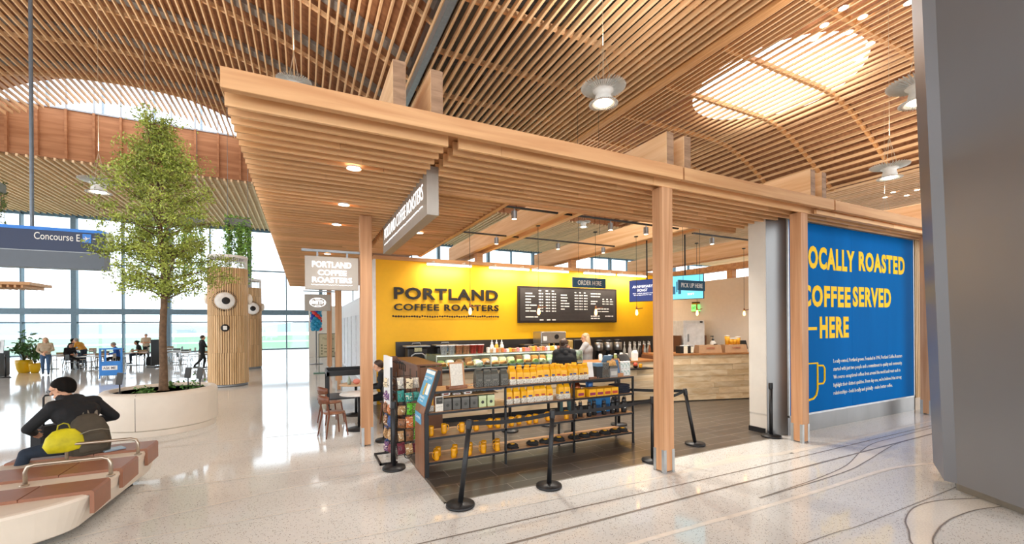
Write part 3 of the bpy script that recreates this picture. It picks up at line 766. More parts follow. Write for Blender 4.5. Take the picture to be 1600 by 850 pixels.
for k, (x, y, z, zc, sc, lb) in enumerate([(6.45, 8.1, 7.45, 12.1, 1.0, 'large white trumpet-shaped pendant lamp hanging over the front of the shop'), (12.4, 4.45, 7.1, 13.0, 1.15, 'large trumpet pendant lamp partly behind the leaning steel column'),
     (17.4, 7.05, 6.95, 13.0, 1.0, 'trumpet pendant lamp hanging above the right end of the canopy'), (-6.1, 18.7, 6.7, 14.0, 1.0, 'trumpet pendant lamp half hidden by the tree crown'),
     (-.2, 13.0, 8.55, 12.6, .85, 'trumpet pendant lamp whose finned top shows above the canopy edge'), (16.6, 23.0, 8.6, 13.0, .9, 'distant trumpet pendant lamp seen between the shop roof beams'), (24.7, 10.2, 7.0, 12.2, .9, 'trumpet pendant lamp mostly hidden by the canopy beam at the right')]):
    if P0 is None: P0 = trumpet(); KIDS[P0.name] = [(c, []) for c in P0.children]; P0.location = (x, y, z); P0['label'] = lb; r = P0
    else: r = dup(P0, (x, y, z), label=lb, scale=sc)
    G().cyl((0, 0, 1.28), (0, 0, (zc + .5 - z) / sc), .006, n=5).build('suspension_cord', pm('steel_cable', '#c9b79c', .4, .5), r)
    light('pendant_light', 'SPOT', (x, y, z - .1), 350, (1, .93, .83), .18, spot_size=2.4, spot_blend=.6)
    light('pendant_uplight', 'SPOT', (x, y, z + 1.35 * sc), 520 * min(1.0, ((zc - z) / 6.0) ** 2), (1, .96, .9), .25, rot=(PI, 0, 0), spot_size=2.9, spot_blend=.8)
# ------------------------------------------------------------------ service counter
M_plank = wood('counter_plank', '#ecd9ba', '#d3b78e', 'x', island=.2, grain=9, long=.8)
M_plankg = wood('counter_plank_grey', '#c9b79f', '#ad9880', 'x', island=.12, grain=9, long=.8)
M_top = wood('counter_top_wood', '#b07a4a', '#8d5c34', 'x', island=.02)
M_brownp = pm('dark_brown_panel', '#6f4a33', .45, var=.12, scale=4)
rp = random.Random(11)
def plank_face(g, A, B, z0, z1, row=.165):
    """horizontal planks of random lengths between two floor points, standing a little proud of each other"""
    A, B = Vector((*A, 0)), Vector((*B, 0)); d = (B - A); L = d.length; d.normalize(); n = Vector((d.y, -d.x, 0))
    z = z0
    while z < z1 - .01:
        zz = min(z + row, z1); x = 0
        while x < L - .01:
            e = min(L, x + rp.uniform(.7, 1.9)); p = rp.uniform(.0, .018)
            a, b = A + d * x, A + d * (e - .003)
            q = [a + n * p, b + n * p, b - n * .03, a - n * .03]
            g.prism([(v.x, v.y) for v in q], z, zz - .003); x = e
        z = zz
t = thing('service_counter', 'long service counter faced with pale horizontal planks, angled at its right end', 'counter')
g = G(); plank_face(g, (2.5, 9.0), (8.62, 8.62), .12, 1.13); g.build('plank_front', M_plank, t)
g = G(); plank_face(g, (8.62, 8.62), (11.45, 7.82), .03, 1.27); g.build('angled_plank_front', M_plank, t)
G().prism([(2.5, 9.05), (8.62, 8.68), (11.45, 7.88), (11.7, 8.6), (8.8, 9.4), (2.5, 9.75)], .0, .12).build('plinth', M_black, t)
G().prism([(2.5, 9.03), (8.62, 8.65), (8.8, 9.4), (2.5, 9.75)], .12, 1.13).prism([(8.62, 8.66), (11.45, 7.86), (11.7, 8.6), (8.8, 9.4)], .12, 1.27).build('body', M_brownp, t)
G().prism([(6.3, 8.74), (8.60, 8.58), (8.80, 9.45), (6.3, 9.62)], 1.13, 1.17).build('worktop', M_top, t)
G().prism([(8.58, 8.58), (11.5, 7.74), (11.75, 8.62), (8.85, 9.42)], 1.27, 1.315).build('angled_worktop', M_top, t)
G().prism([(6.55, 8.42), (8.2, 8.32), (8.22, 8.66), (6.55, 8.77)], .97, 1.0).build('ledge', M_black, t)
t = thing('counter_end', 'dark brown wooden end panel of the counter behind the snack rack', 'counter')
g = G().bbox(2.0, 2.05, 8.3, 10.5, .02, 1.36, .006).bbox(2.05, 2.5, 8.3, 8.36, .02, 1.32, .006).bbox(1.98, 2.5, 8.3, 10.5, 1.34, 1.38, .006).bbox(1.86, 2.0, 10.3, 10.5, .02, 1.42, .006)
g.build('panel', M_brownp, t)
t = thing('back_counter', 'dark back counter below the black splashback', 'counter')
G().bbox(2.3, 12.3, 11.25, 11.94, 0, .9, .01).build('cabinet', M_splash, t)
G().bbox(2.28, 12.35, 11.2, 11.95, .9, .95, .01).build('worktop', pm('dark_stone', '#3c3735', .25), t)

# ------------------------------------------------------------------ pastry display case
M_pane = glass('case_glass', '#eef8f2', .10)
M_alu = pm('case_aluminium', '#b9beb9', .35, .7)
t = thing('display_case', 'glass pastry display case full of wrapped food behind the coffee shelves', 'display case')
G().bbox(2.5, 6.25, 8.75, 9.65, 1.13, 1.2, .01).build('base', M_black, t)
g = G().box(2.5, 6.25, 8.75, 8.76, 1.2, 1.5).box(2.5, 2.51, 8.75, 9.6, 1.2, 1.5).box(6.24, 6.25, 8.75, 9.6, 1.2, 1.5)
g.build('glass_front', M_pane, t)
G().box(2.5, 6.25, 8.74, 9.62, 1.5, 1.515).build('glass_top', M_pane, t)
g = G().box(2.5, 6.26, 8.735, 8.75, 1.495, 1.52).box(2.5, 6.26, 8.735, 8.75, 1.19, 1.21)
for x in (2.5, 3.75, 5.0, 6.24): g.box(x, x + .015, 8.735, 8.75, 1.2, 1.5).box(x, x + .015, 9.58, 9.6, 1.2, 1.5)
g.build('rails', M_alu, t)
G().box(2.52, 6.23, 9.58, 9.6, 1.2, 1.49).build('back_panel', pm('case_back', '#7d7a73', .4), t)
G().box(2.55, 6.2, 8.85, 8.87, 1.478, 1.49).build('light_strip', glow('case_light', '#fff4e0', 2.5), t)
light('case_glow', 'AREA', (4.4, 9.0, 1.47), 14, (1, .93, .8), 3.5, rot=(0, 0, 0), shape='RECTANGLE', size_y=.2)
r4 = random.Random(21)
# packed food inside the case and on top of it
TRAY = [pm('food_cream', '#ead9b5', .6, var=.3, scale=30), pm('food_orange', '#d98a4a', .6, var=.3, scale=30), pm('food_green', '#9aa964', .6, var=.4, scale=30), pm('food_white', '#f0ece2', .5, var=.1, scale=30), pm('food_brown', '#8d5a36', .6, var=.3, scale=30)]
FN = ['cream', 'orange', 'green', 'white', 'brown']
for i in range(17):
    x = 2.70 + i * .21; kx = r4.randrange(5)
    t = thing('food_tray', 'tray of %s food on the floor of the glass case, %s' % (FN[kx], ['left end' if i == 0 else '%s from the left end' % nth(i) ][0]), 'packed food', (x, 8.93 + r4.uniform(-.02, .03), 1.205), group='packed food in the glass case')
    g = G().lathe([(.085, 0), (.10, .05)], n=12, sx=1, sy=1.0, cap1=False); g.build('tray', M_white, t)
    g = G().ball((0, 0, .07), (.088, .09, .06), 12, 6)
    for q in range(6): g.ball((r4.uniform(-.055, .055), r4.uniform(-.055, .055), .095), (.036, .036, .034), 7, 5)
    g.build('food', TRAY[kx], t)
for i in range(16):
    x = 2.75 + i * .22; kx = r4.randrange(5)
    tag(G().bbox(-.09, .09, -.07, .07, .0, .13 + r4.random() * .08, .03).build('wrapped_sandwich', TRAY[kx], None, (x, 9.3, 1.205)), '%s wrapped sandwich in the rear row of the glass case, %s' % (FN[kx], nth(i) + ' from the left'), 'packed food', 'packed food in the glass case')
def cupshape(g, r, h): return g.lathe([(r*.78, 0), (r, h), (r*1.06, h), (r*1.06, h + .012), (0, h + .014)], n=14, cap1=False)
CUP = [('silver', '#b9b9bb'), ('silver', '#b9b9bb'), ('copper', '#c07f5a'), ('copper', '#c07f5a'), ('red', '#b8392f'), ('red', '#b8392f')]
for i, (cn, ch) in enumerate(CUP):
    t = thing('yogurt_cup', '%s patterned food cup on top of the glass case, %s' % (cn, nth(i) + ' from the left'), 'food cup', (2.72 + i * .17, 8.9, 1.516))
    cupshape(G(), .082, .18).build('cup', pm('cup_' + cn, ch, .4, .2, var=.35, scale=40), t)
    G().lathe([(.086, .19), (.088, .20), (.0, .204)], n=14).build('lid', M_white, t)
SN = [('yellow', '#e5b83c'), ('pink', '#d98c8a'), ('white', '#efe9dd'), ('orange', '#d9803c'), ('tan', '#c9a06e')]
for i in range(26):
    cn, ch = SN[r4.randrange(5)]
    tag(G().bbox(-.034, .034, -.04, .04, 0, .08 + .05 * r4.random(), .012).build('snack_packet', pm('packet_' + cn, ch, .4, var=.25, scale=40), None, (3.76 + i * .068, 8.88 + r4.uniform(-.01, .02), 1.516)),
        'small %s snack packet in the row on top of the glass case' % cn, 'snack packet', 'snack packets on top of the glass case')
for i in range(8):
    cn, ch = [('white', '#efe9dd'), ('brown', '#7a4a30')][i % 2]
    tag(G().ball((0, 0, .05), (.05, .045, .05), 10, 6).ball((.01, 0, .09), (.03, .03, .025), 8, 5).build('wrapped_cookie', pm('packet_' + cn, ch, .4, var=.25, scale=40), None, (5.55 + (i % 4) * .13, 8.9 + .1 * (i // 4), 1.516)),
        '%s round wrapped sweet heaped at the right end of the glass case' % cn, 'sweets', 'wrapped sweets on the glass case')

# ------------------------------------------------------------------ machines along the back wall
M_ss = pm('stainless_steel', '#b8b8b6', .28, .9, var=.06)
def urn(x, lb, badge):
    t = thing('coffee_urn', lb, 'coffee urn', (x, 11.5, .952))
    G().bbox(-.27, .27, -.2, .2, 0, .62, .05).build('body', M_blackp, t)
    G().bbox(-.33, .33, -.24, .22, .62, .66, .01).build('lid', M_gray, t)
    G().tube([(-.2, -.21, .30), (-.17, -.215, .40), (-.09, -.22, .45), (.09, -.22, .45), (.17, -.215, .40), (.2, -.21, .30)], .022, 8).build('handle', M_galv, t)
    G().bbox(-.1, .1, -.215, -.2, .5, .6, .003).build('label', badge, t)
    G().tube([(-.12, 0, .66), (-.1, 0, .72), (.1, 0, .72), (.12, 0, .66)], .015, 6).build('grip', M_gray, t)
urn(2.74, 'black coffee urn with a cream label at the left end of the back counter', pm('cream_label', '#b8b68c', .5, var=.3, scale=30))
urn(3.55, 'black coffee urn with a blue label on the back counter', pm('blue_label', '#4f88b5', .5, var=.3, scale=30))
for i, x in enumerate((4.98, 5.13, 5.30)):
    t = thing('syrup_bottle', 'tall %s squeeze bottle with a white cap before the splashback, %s' % (['white', 'yellow', 'white'][i], nth(i) + ' from the left'), 'bottle', (x, 11.5, .952))
    G().lathe([(.055, 0), (.06, .02), (.06, .58), (.03, .64)], n=12).build('body', [M_white, pm('syrup_yellow', '#e2b33a', .4), M_white][i], t)
    G().lathe([(.035, .62), (.035, .68), (.012, .70), (.01, .76)], n=10).build('cap', M_white, t)
t = thing('grinder', 'small black coffee grinder with a round hopper on the back counter', 'grinder', (6.15, 11.5, .952))
G().bbox(-.2, .2, -.2, .2, 0, .6, .03).build('body', M_blackp, t); G().lathe([(.06, .0), (.12, .12), (.12, .17), (.0, .18)], (.16, -.22, .35), n=14).build('hopper', M_galv, t)
t = thing('coffee_brewer', 'tall steel batch coffee brewer with a round dial, standing above the splashback', 'coffee brewer', (6.95, 11.5, .952))
G().bbox(-.45, .45, -.28, .25, .62, .98, .02).bbox(-.45, -.15, -.26, .25, 0, .62, .02).build('body', M_ss, t)
G().bbox(-.15, .45, -.1, .25, 0, .62, .02).build('bay', M_blackp, t)
G().cyl((.1, -.28, .82), (.1, -.30, .82), .075, n=18).build('dial', M_blackp, t)
G().cyl((.05, -.2, .0), (.05, -.2, .62), .03, n=10).cyl((-.18, -.3, .0), (-.18, -.3, .62), .025, n=10).build('sight_tube', pm('brass', '#c79b4e', .3, .8), t)
G().bbox(-.38, -.25, -.285, -.26, .70, .84, .004).build('sticker', M_white, t)
t = thing('espresso_machine', 'black espresso machine with a red lamp behind the two women', 'espresso machine', (8.05, 11.5, .952))
G().bbox(-.32, .32, -.25, .25, 0, .72, .03).build('body', M_blackp, t); G().ball((.2, -.27, .58), .045, 10, 6).build('lamp', glow('red_lamp', '#e0341c', .9), t)
G().bbox(-.5, -.33, -.2, .2, 0, .7, .02).build('side_tank', pm('amber_tank', '#b99a58', .3), t)
for i, x in enumerate((8.85, 9.25, 9.65)):
    t = thing('blender_jug', 'steel and black thermal coffee dispenser on the back counter, %s right of the blond woman' % nth(i), 'coffee dispenser', (x, 11.45, .952))
    G().lathe([(.12, 0), (.13, .05), (.07, .28), (.13, .32)], n=14).build('stand', M_blackp, t)
    G().lathe([(.13, .32), (.14, .34), (.14, .58), (.12, .6)], n=16).build('vessel', M_ss, t)
    G().lathe([(.14, .6), (.12, .66), (.04, .68)], n=14).build('lid', M_blackp, t)
for i in range(11):
    x = 10.1 + (i % 6) * .22; yy = 11.62 - .3 * (i // 6)
    cn, cm_ = [('clear', pm('bottle_clear', '#cfcfc8', .2)), ('white', M_white), ('amber', pm('bottle_amber', '#b4632e', .3)), ('dark', pm('bottle_dark', '#3d2b24', .3))][[0, 1, 0, 0, 2, 0, 1, 0, 3, 0, 2][i]]
    t = thing('syrup_bottle', '%s syrup bottle with a white pump, %s row at the right of the back counter' % (cn, ['rear', 'front'][i // 6]), 'bottle', (x, yy, .952), group='syrup bottles at the right of the back counter')
    G().lathe([(.045, 0), (.05, .02), (.05, .30), (.02, .40), (.02, .46)], n=12).build('body', cm_, t)
    G().lathe([(.025, .45), (.025, .49), (.008, .5), (.008, .58)], n=8).build('pump', M_white, t)
# cups and jars on the service worktop
for i, (x, h, r, m, lb) in enumerate([(7.05, .16, .05, M_white, 'white cup lid stack'), (7.35, .13, .05, M_galv, 'steel milk jug'), (7.55, .15, .045, pm('jar_green', '#8f9a5c', .3), 'glass jar with green content'), (7.75, .17, .045, M_white, 'white lidded jar'), (7.95, .14, .04, M_galv, 'steel shaker')]):
    t = thing('counter_jar', lb + ' on the service worktop right of the women', 'jar', (x, 9.05, 1.172))
    G().lathe([(r*.9, 0), (r, .02), (r, h), (r*.8, h + .01)], n=14).build('body', m, t); G().lathe([(r*.85, h + .01), (r*.85, h + .03), (0, h + .035)], n=14).build('lid', M_white, t)
t = thing('order_tablet', 'black tilted order tablet on the service worktop', 'tablet', (7.55, 8.72, 1.172))
G().obox((0, 0, .09), (.34, .02, .24), Matrix.Rotation(-.8, 3, 'X')).build('screen', M_blackp, t); G().bbox(-.06, .06, -.02, .1, 0, .05, .01).build('stand', M_black, t)
t = thing('paper_bag', 'small white paper bag beside the order tablet', 'bag', (7.95, 8.75, 1.172))
G().loft([[(-.07,-.05,0),(.07,-.05,0),(.07,.05,0),(-.07,.05,0)], [(-.075,-.05,.2),(.075,-.05,.2),(.075,.05,.2),(-.075,.05,.2)], [(-.07,-.01,.27),(.07,-.01,.27),(.07,.01,.27),(-.07,.01,.27)]], True, True).build('bag', M_white, t)
t = thing('mug', 'yellow mug on the black ledge of the counter', 'mug', (7.92, 8.5, 1.002))
def mug_parts(t, m):
    G().lathe([(.032, 0), (.04, .006), (.043, .03), (.039, .052), (.043, .075), (.041, .10), (.037, .10), (.036, .02), (0, .018)], n=16, cap1=False).build('body', m, t)
    G().tube([(.038, 0, .085), (.06, 0, .088), (.074, 0, .07), (.07, 0, .045), (.056, 0, .026), (.04, 0, .024)], .006, 6).build('handle', m, t)
M_mug = pm('mug_yellow_glaze', '#dd9a15', .25, var=.12, scale=20)
mug_parts(t, M_mug)
t = thing('fruit_bowl', 'small bowl of red fruit on the counter ledge', 'bowl', (7.75, 8.5, 1.002))
G().lathe([(.03, 0), (.07, .05), (.075, .055), (.06, .045)], n=14).build('bowl', M_black, t); G().ball((0, 0, .09), .06, 10, 6).build('fruit', pm('red_fruit', '#b5482e', .4), t)
# on the angled counter
ca = Vector((9.12, 8.47, 1.317)); cd = Vector((2.18, -.63, 0)); crz = math.atan2(-.63, 2.18); cn = Vector((.28, .96, 0))
def onc(s, back=.25): v = ca + cd * s + cn * back; return (v.x, v.y, v.z)
t = thing('cup_box', 'black and white striped box at the left end of the angled counter', 'box', onc(.20), crz)
G().bbox(-.2, .2, -.12, .12, 0, .2, .006).build('carton', M_blackp, t); G().box(-.1, .02, -.124, -.12, 0, .2).box(.12, .2, -.124, -.12, .02, .19).build('print', pm('cream_print', '#e9e6d2', .5), t)
G().bbox(-.12, .1, -.08, .06, .2, .225, .01).build('lid_stack', M_white, t)
for s, lb in ((.52, 'left'), (.88, 'right')):
    t = thing('catering_box', 'brown catering box with red print, %s one of the pair on the angled counter' % lb, 'box', onc(s), crz)
    G().loft([[(-.36,-.14,0),(.36,-.14,0),(.36,.14,0),(-.36,.14,0)], [(-.34,-.1,.22),(.34,-.1,.22),(.34,.1,.22),(-.34,.1,.22)]], True, True).build('carton', pm('kraft_card', '#b48f6c', .7), t)
    g = G(); text(g, 'COFFEE', (-.13, -.135, .12), X, (0, .18, .98), .26, .04, .004, .005); g.build('print', pm('red_print', '#a04634', .6), t)
t = thing('pump_bottle', 'clear hand gel bottle with a black pump on the angled counter', 'bottle', onc(.64, .4))
G().lathe([(.08, 0), (.085, .02), (.085, .28), (.03, .34)], n=14).build('body', pm('gel_bottle', '#c9c6c0', .15), t); G().bbox(-.08, .08, -.088, -.082, .06, .24, .002).build('label', M_blackp, t)
G().lathe([(.035, .33), (.035, .38), (.012, .39), (.012, .46)], n=10).bbox(-.1, .02, -.015, .015, .45, .475, .005).build('pump', M_blackp, t)
for i, (s, h) in enumerate(((.80, .24), (.85, .16), (.90, .16), (.95, .2))):
    t = thing('juice_cup', 'yellow drink cup on top of the right catering box, %s from the left' % nth(i), 'cup', (onc(s, .27)[0], onc(s, .27)[1], 1.317 + .221))
    G().lathe([(.055, 0), (.07, h), (.0, h)], n=14).build('cup', pm('juice_yellow', '#eba92c', .35), t); G().lathe([(.074, h), (.074, h + .02), (.0, h + .025)], n=14).build('lid', M_white, t)
for i, s in enumerate((.42, .45, .49)):
    t = thing('drinking_glass', 'small clear glass behind the left catering box, %s from the left' % nth(i), 'glass', onc(s, .45)); G().lathe([(.03, 0), (.036, .17), (.034, .17), (.028, .01)], n=12).build('glass', pm('frosted_glass', '#c9cdca', .2), t)
t = thing('card_reader', 'black tilted payment terminal at the right end of the angled counter', 'terminal', onc(1.02, .3), crz)
G().obox((0, 0, .2), (.3, .04, .26), Matrix.Rotation(-.3, 3, 'X')).build('screen', M_blackp, t); G().lathe([(.1, 0), (.1, .02), (.03, .04), (.03, .15)], n=14).build('stand', M_black, t); G().obox((-.15, -.02, .2), (.02, .03, .22)).build('edge_light', pm('teal_edge', '#2f9db0', .4), t)
t = thing('tap', 'small chrome tap on the counter just right of the timber post', 'tap', onc(-.08, .5))
G().tube([(0, 0, 0), (0, 0, .2), (.03, -.02, .25), (.09, -.05, .24), (.11, -.06, .18)], .014, 8).build('spout', M_ss, t); G().lathe([(.05, 0), (.05, .015), (.02, .03)], n=14).build('base', M_ss, t)
# white fridge and exit sign at the right wall
t = thing('fridge', 'tall white refrigerator behind the angled counter', 'refrigerator', (11.6, 9.95, .004), math.atan2(-.63, 2.18))
G().bbox(-.38, .38, 0, .7, .06, 2.25, .012).build('body', pm('fridge_white', '#e3e4e2', .35), t)
G().bbox(-.30, .37, -.03, .0, .12, 2.14, .01).build('door', pm('fridge_door', '#eceded', .3), t); G().bbox(-.25, -.22, -.07, -.03, 1.55, 1.8, .006).build('handle', M_gray, t)
G().bbox(.2, .3, -.035, -.03, 2.17, 2.22, .004).build('badge', M_blackp, t); G().box(-.36, .36, .05, .65, 0, .06).build('feet', M_black, t)
for dx, lb in ((-.47, 'left'), (.44, 'right')):
    tag(G().bbox(-.03, .03, 0, .4, 0, 1.75, .005).build('door_stile', M_brownp, None, (11.6 + dx * .96, 9.95 - dx * .28, .004)), 'dark upright board beside the white refrigerator, %s side' % lb, 'board')
t = thing('exit_sign', 'green lit exit sign on the pale wall above the refrigerator', 'exit sign', (12.34, 10.55, 2.55))
G().bbox(0, .15, -.10, .12, .0, .32, .01).build('housing', pm('exit_amber', '#b98d2b', .4), t)
G().box(-.012, 0, -.06, .12, .03, .27).box(.03, .15, -.112, -.10, .03, .27).build('face', glow('exit_green', '#7fe27a', .9), t)
g = G(); text(g, 'EXIT', (-.013, .10, .10), (0, -1, 0), Z, .15, .09, .003, .01); g.build('lettering', pm('exit_letter', '#1f7a3a', .5), t)
G().bbox(0, .16, -.10, .12, .32, .36, .005).build('bracket', M_black, t)
tag(G().bbox(0, .02, -.12, .12, 1.42, 1.56, .004).build('wall_plaque', pm('mint_plaque', '#8fb8a0', .5), None, (12.475, 11.85, 0)), 'small mint green plaque on the pale wall left of the refrigerator', 'plaque')

# ------------------------------------------------------------------ retail shelving with the coffee
SHZ = [.21, .56, .91, 1.21]
t = thing('retail_shelving', 'long black steel shelving stacked with coffee bags, mugs and gifts', 'shelving')
for x in (1.545, 2.765, 4.03, 5.31):
    for y in (5.9, 6.37): G().box(x, x + .03, y, y + .03, 0, 1.2 if x > 2 else .86).build('leg', M_black, t)
M_shw = wood('shelf_board_wood', '#b58b66', '#94694a', 'x', rough=.35)
for z in SHZ:
    xl = {.21: 1.55, .56: 1.55, .91: 1.57, 1.21: 1.675}[z]
    g = G().box(xl, 5.34, 5.90, 5.925, z - .035, z - .004).box(xl, 5.34, 6.375, 6.40, z - .035, z - .004)
    for x in (xl, 2.77, 4.035, 5.315): g.box(x, x + .02, 5.92, 6.38, z - .035, z - .01)
    s = G().box(xl + .01, 5.33, 5.91, 6.39, z - .014, z).build('shelf', M_shw, t); g.build('rim', M_black, s)
t_end = thing('end_panel_stand', 'slanted wooden end panel with blue price posters at the left end of the shelving', 'display stand')
M_endw = wood('end_panel_wood', '#94664a', '#7d5238', 'z', rough=.3)
g = G().add([(1.50, 5.9, 0), (1.535, 5.9, 0), (1.535, 6.42, 0), (1.50, 6.42, 0), (1.50, 5.9, .9), (1.535, 5.9, .9), (1.535, 6.42, .9), (1.50, 6.42, .9),
       (1.70, 5.9, 1.5), (1.735, 5.9, 1.5), (1.735, 6.42, 1.5), (1.70, 6.42, 1.5)],
      [(0,3,2,1), (0,1,5,4), (2,3,7,6), (3,0,4,7), (1,2,6,5), (4,5,9,8), (6,7,11,10), (7,4,8,11), (5,6,10,9), (8,9,10,11)])
g.build('board', M_endw, t_end)
g = G()
for y in (5.885, 6.42):
    g.obox((1.535, y + .008, .45), (.05, .03, .9)).obox((1.635, y + .008, 1.2), (.05, .03, .635), Matrix.Rotation(math.atan2(.2, .6), 3, 'Y'))
g.build('edge_frame', M_black, t_end)
sl = Vector((.2, 0, .6)).normalized()
def slope(y, s, off): n = Vector((-.6, 0, .2)).normalized(); return Vector((1.50, y, .9)) + sl * s + n * off
def sheet(g, y0, y1, s0, s1, off=.003):
    g.quad(slope(y1, s0, off), slope(y0, s0, off), slope(y0, s1, off), slope(y1, s1, off))
g = G(); sheet(g, 5.92, 6.40, .10, .62, .004); g.quad((1.497, 6.39, .72), (1.497, 6.02, .72), (1.497, 6.02, .88), (1.497, 6.39, .88))
g.build('poster', pm('poster_blue', '#5aa3c9', .4, var=.05), t_end)
g = G(); sheet(g, 5.93, 6.39, .56, .61, .006); sheet(g, 5.97, 6.12, .26, .42, .006)
text(g, 'DRINKS', slope(6.34, .185, .005), (0, -1, 0), sl, .26, .035, .002, .006); text(g, 'TO GO', slope(6.30, .14, .005), (0, -1, 0), sl, .2, .025, .002, .004)
text(g, 'HOT COFFEE', slope(6.36, .49, .005), (0, -1, 0), sl, .36, .03, .002, .004); text(g, 'ICED', slope(6.36, .45, .005), (0, -1, 0), sl, .15, .025, .002, .004)
text(g, 'COFFEE', (1.495, 6.35, .79), (0, -1, 0), Z, .26, .035, .002, .006)
g.build('print', pm('poster_white', '#f1f1ec', .5), t_end)
g = G(); sheet(g, 6.17, 6.24, .24, .36, .007); sheet(g, 6.15, 6.22, .34, .42, .007); g.build('picture', pm('poster_yellow', '#e3b23c', .5, var=.3, scale=30), t_end)

# coffee bags: gusseted bag with a folded top
M_yb = pm('bag_yellow', '#e8aa14', .4, var=.06, scale=12)
M_spk = None
def speck(name, base, dot, sc=90, thr=.42):
    m, nt, b = new_mat(name); N = nt.nodes; L = nt.links
    tc = N.new('ShaderNodeTexCoord'); v = N.new('ShaderNodeTexNoise'); v.inputs['Scale'].default_value = sc; v.inputs['Detail'].default_value = 1
    L.new(tc.outputs['Object'], v.inputs['Vector'])
    r = N.new('ShaderNodeValToRGB'); r.color_ramp.interpolation = 'CONSTANT'; r.color_ramp.elements[0].color = hexc(dot); r.color_ramp.elements[1].color = hexc(base); r.color_ramp.elements[1].position = thr
    L.new(v.outputs[0], r.inputs[0]); L.new(r.outputs[0], b.inputs['Base Color']); b.inputs['Roughness'].default_value = .5
    return m
M_bot = speck('bag_terrazzo_print', '#d9d2c4', '#55504a')
M_gbot = speck('dark_bag_print', '#6d6a61', '#33322f', 70, .5)
BADGE = {k: pm('badge_' + k, h, .5) for k, h in (('blue', '#2a4a8f'), ('plum', '#8c2a52'), ('red', '#b0392a'), ('brown', '#7d3a20'), ('grey', '#77736a'))}
def coffee_bag(lb, loc, badge, rz=0, m=M_yb, bot=M_bot, w=.056, d=.040, h=.29, group=None):
    t = thing('coffee_bag', lb, 'coffee bag', loc, rz, group)
    q = lambda z, dx, dy, oy=0: [(-w+dx, -d+dy+oy, z), (0, -d*1.08+dy+oy, z), (w-dx, -d+dy+oy, z), (w-dx*1.4, 0+oy, z), (w-dx, d-dy+oy, z), (0, d*1.08-dy+oy, z), (-w+dx, d-dy+oy, z), (-w+dx*1.4, oy, z)]
    g = G().loft([q(h*.30, 0, 0), q(h*.60, .002, .001), q(h*.70, .004, .006), q(h*.86, .012, .030, .012), q(h*.97, .016, .036, .016), q(h, .016, .0365, .004), q(h*.93, .015, .037, -.014), q(h*.90, .015, .038, -.016)], False, True)
    g.build('bag', m, t)
    G().loft([q(0, .004, .004), q(.012, 0, 0), q(h*.31, -.0006, -.0006)], True, True).build('base_print', bot, t)
    G().bbox(-w*.55, w*.55, -d*1.08 - .004, -d + .003, h*.335, h*.43, .004).build('badge', BADGE[badge], t)
    return t
b0 = {}
def bag(x, z, i, badge, lb, y=5.985, dark=False):
    key = (badge, dark); loc = (x, y + rp.uniform(-.01, .012), z + .001); rz = rp.uniform(-.38, .25)
    if key not in b0:
        b0[key] = coffee_bag(lb, loc, badge, rz) if not dark else coffee_bag(lb, loc, badge, rz, pm('bag_dark_olive', '#55534b', .5, var=.2, scale=20), M_gbot, .066)
    else: dup(b0[key], loc, rz, label=lb, scale=(1, 1, rp.uniform(.88, 1.0)))
for i, x in enumerate((2.36, 2.5, 2.63, 2.78)):
    bag(x, 1.21, i, 'grey', 'dark grey patterned coffee bag on the top shelf, %s right of the leaning menu card' % nth(i), dark=True)
bx = [2.93, 3.06, 3.19, 3.30, 3.42, 3.55, 3.66, 3.77, 3.89, 4.0, 4.11, 4.22, 4.33]
bb = ['plum', 'plum', 'plum', 'plum', 'brown', 'blue', 'blue', 'red', 'red', 'blue', 'blue', 'brown', 'brown']
for i, (x, c) in enumerate(zip(bx, bb)):
    bag(x, 1.21, i, c, 'yellow coffee bag, %s badge, front row of the top shelf, %s from the left' % (c, nth(i)))
for i, x in enumerate((2.98, 3.13, 3.27, 3.40, 3.53, 3.66, 3.79, 3.93, 4.06, 4.20)):
    bag(x, 1.21, i, ['plum', 'blue', 'red'][i % 3], 'yellow coffee bag in the rear row of the top shelf, %s from the left' % nth(i), y=6.12)
for i, (x, c) in enumerate(zip((2.86, 2.99, 3.12, 3.24, 3.37, 3.48, 3.60, 3.82, 3.95), ('plum', 'plum', 'blue', 'blue', 'red', 'red', 'red', 'blue', 'blue'))):
    bag(x, .91, i, c, 'yellow coffee bag with a %s badge on the second shelf, %s from the left' % (c, nth(i)))
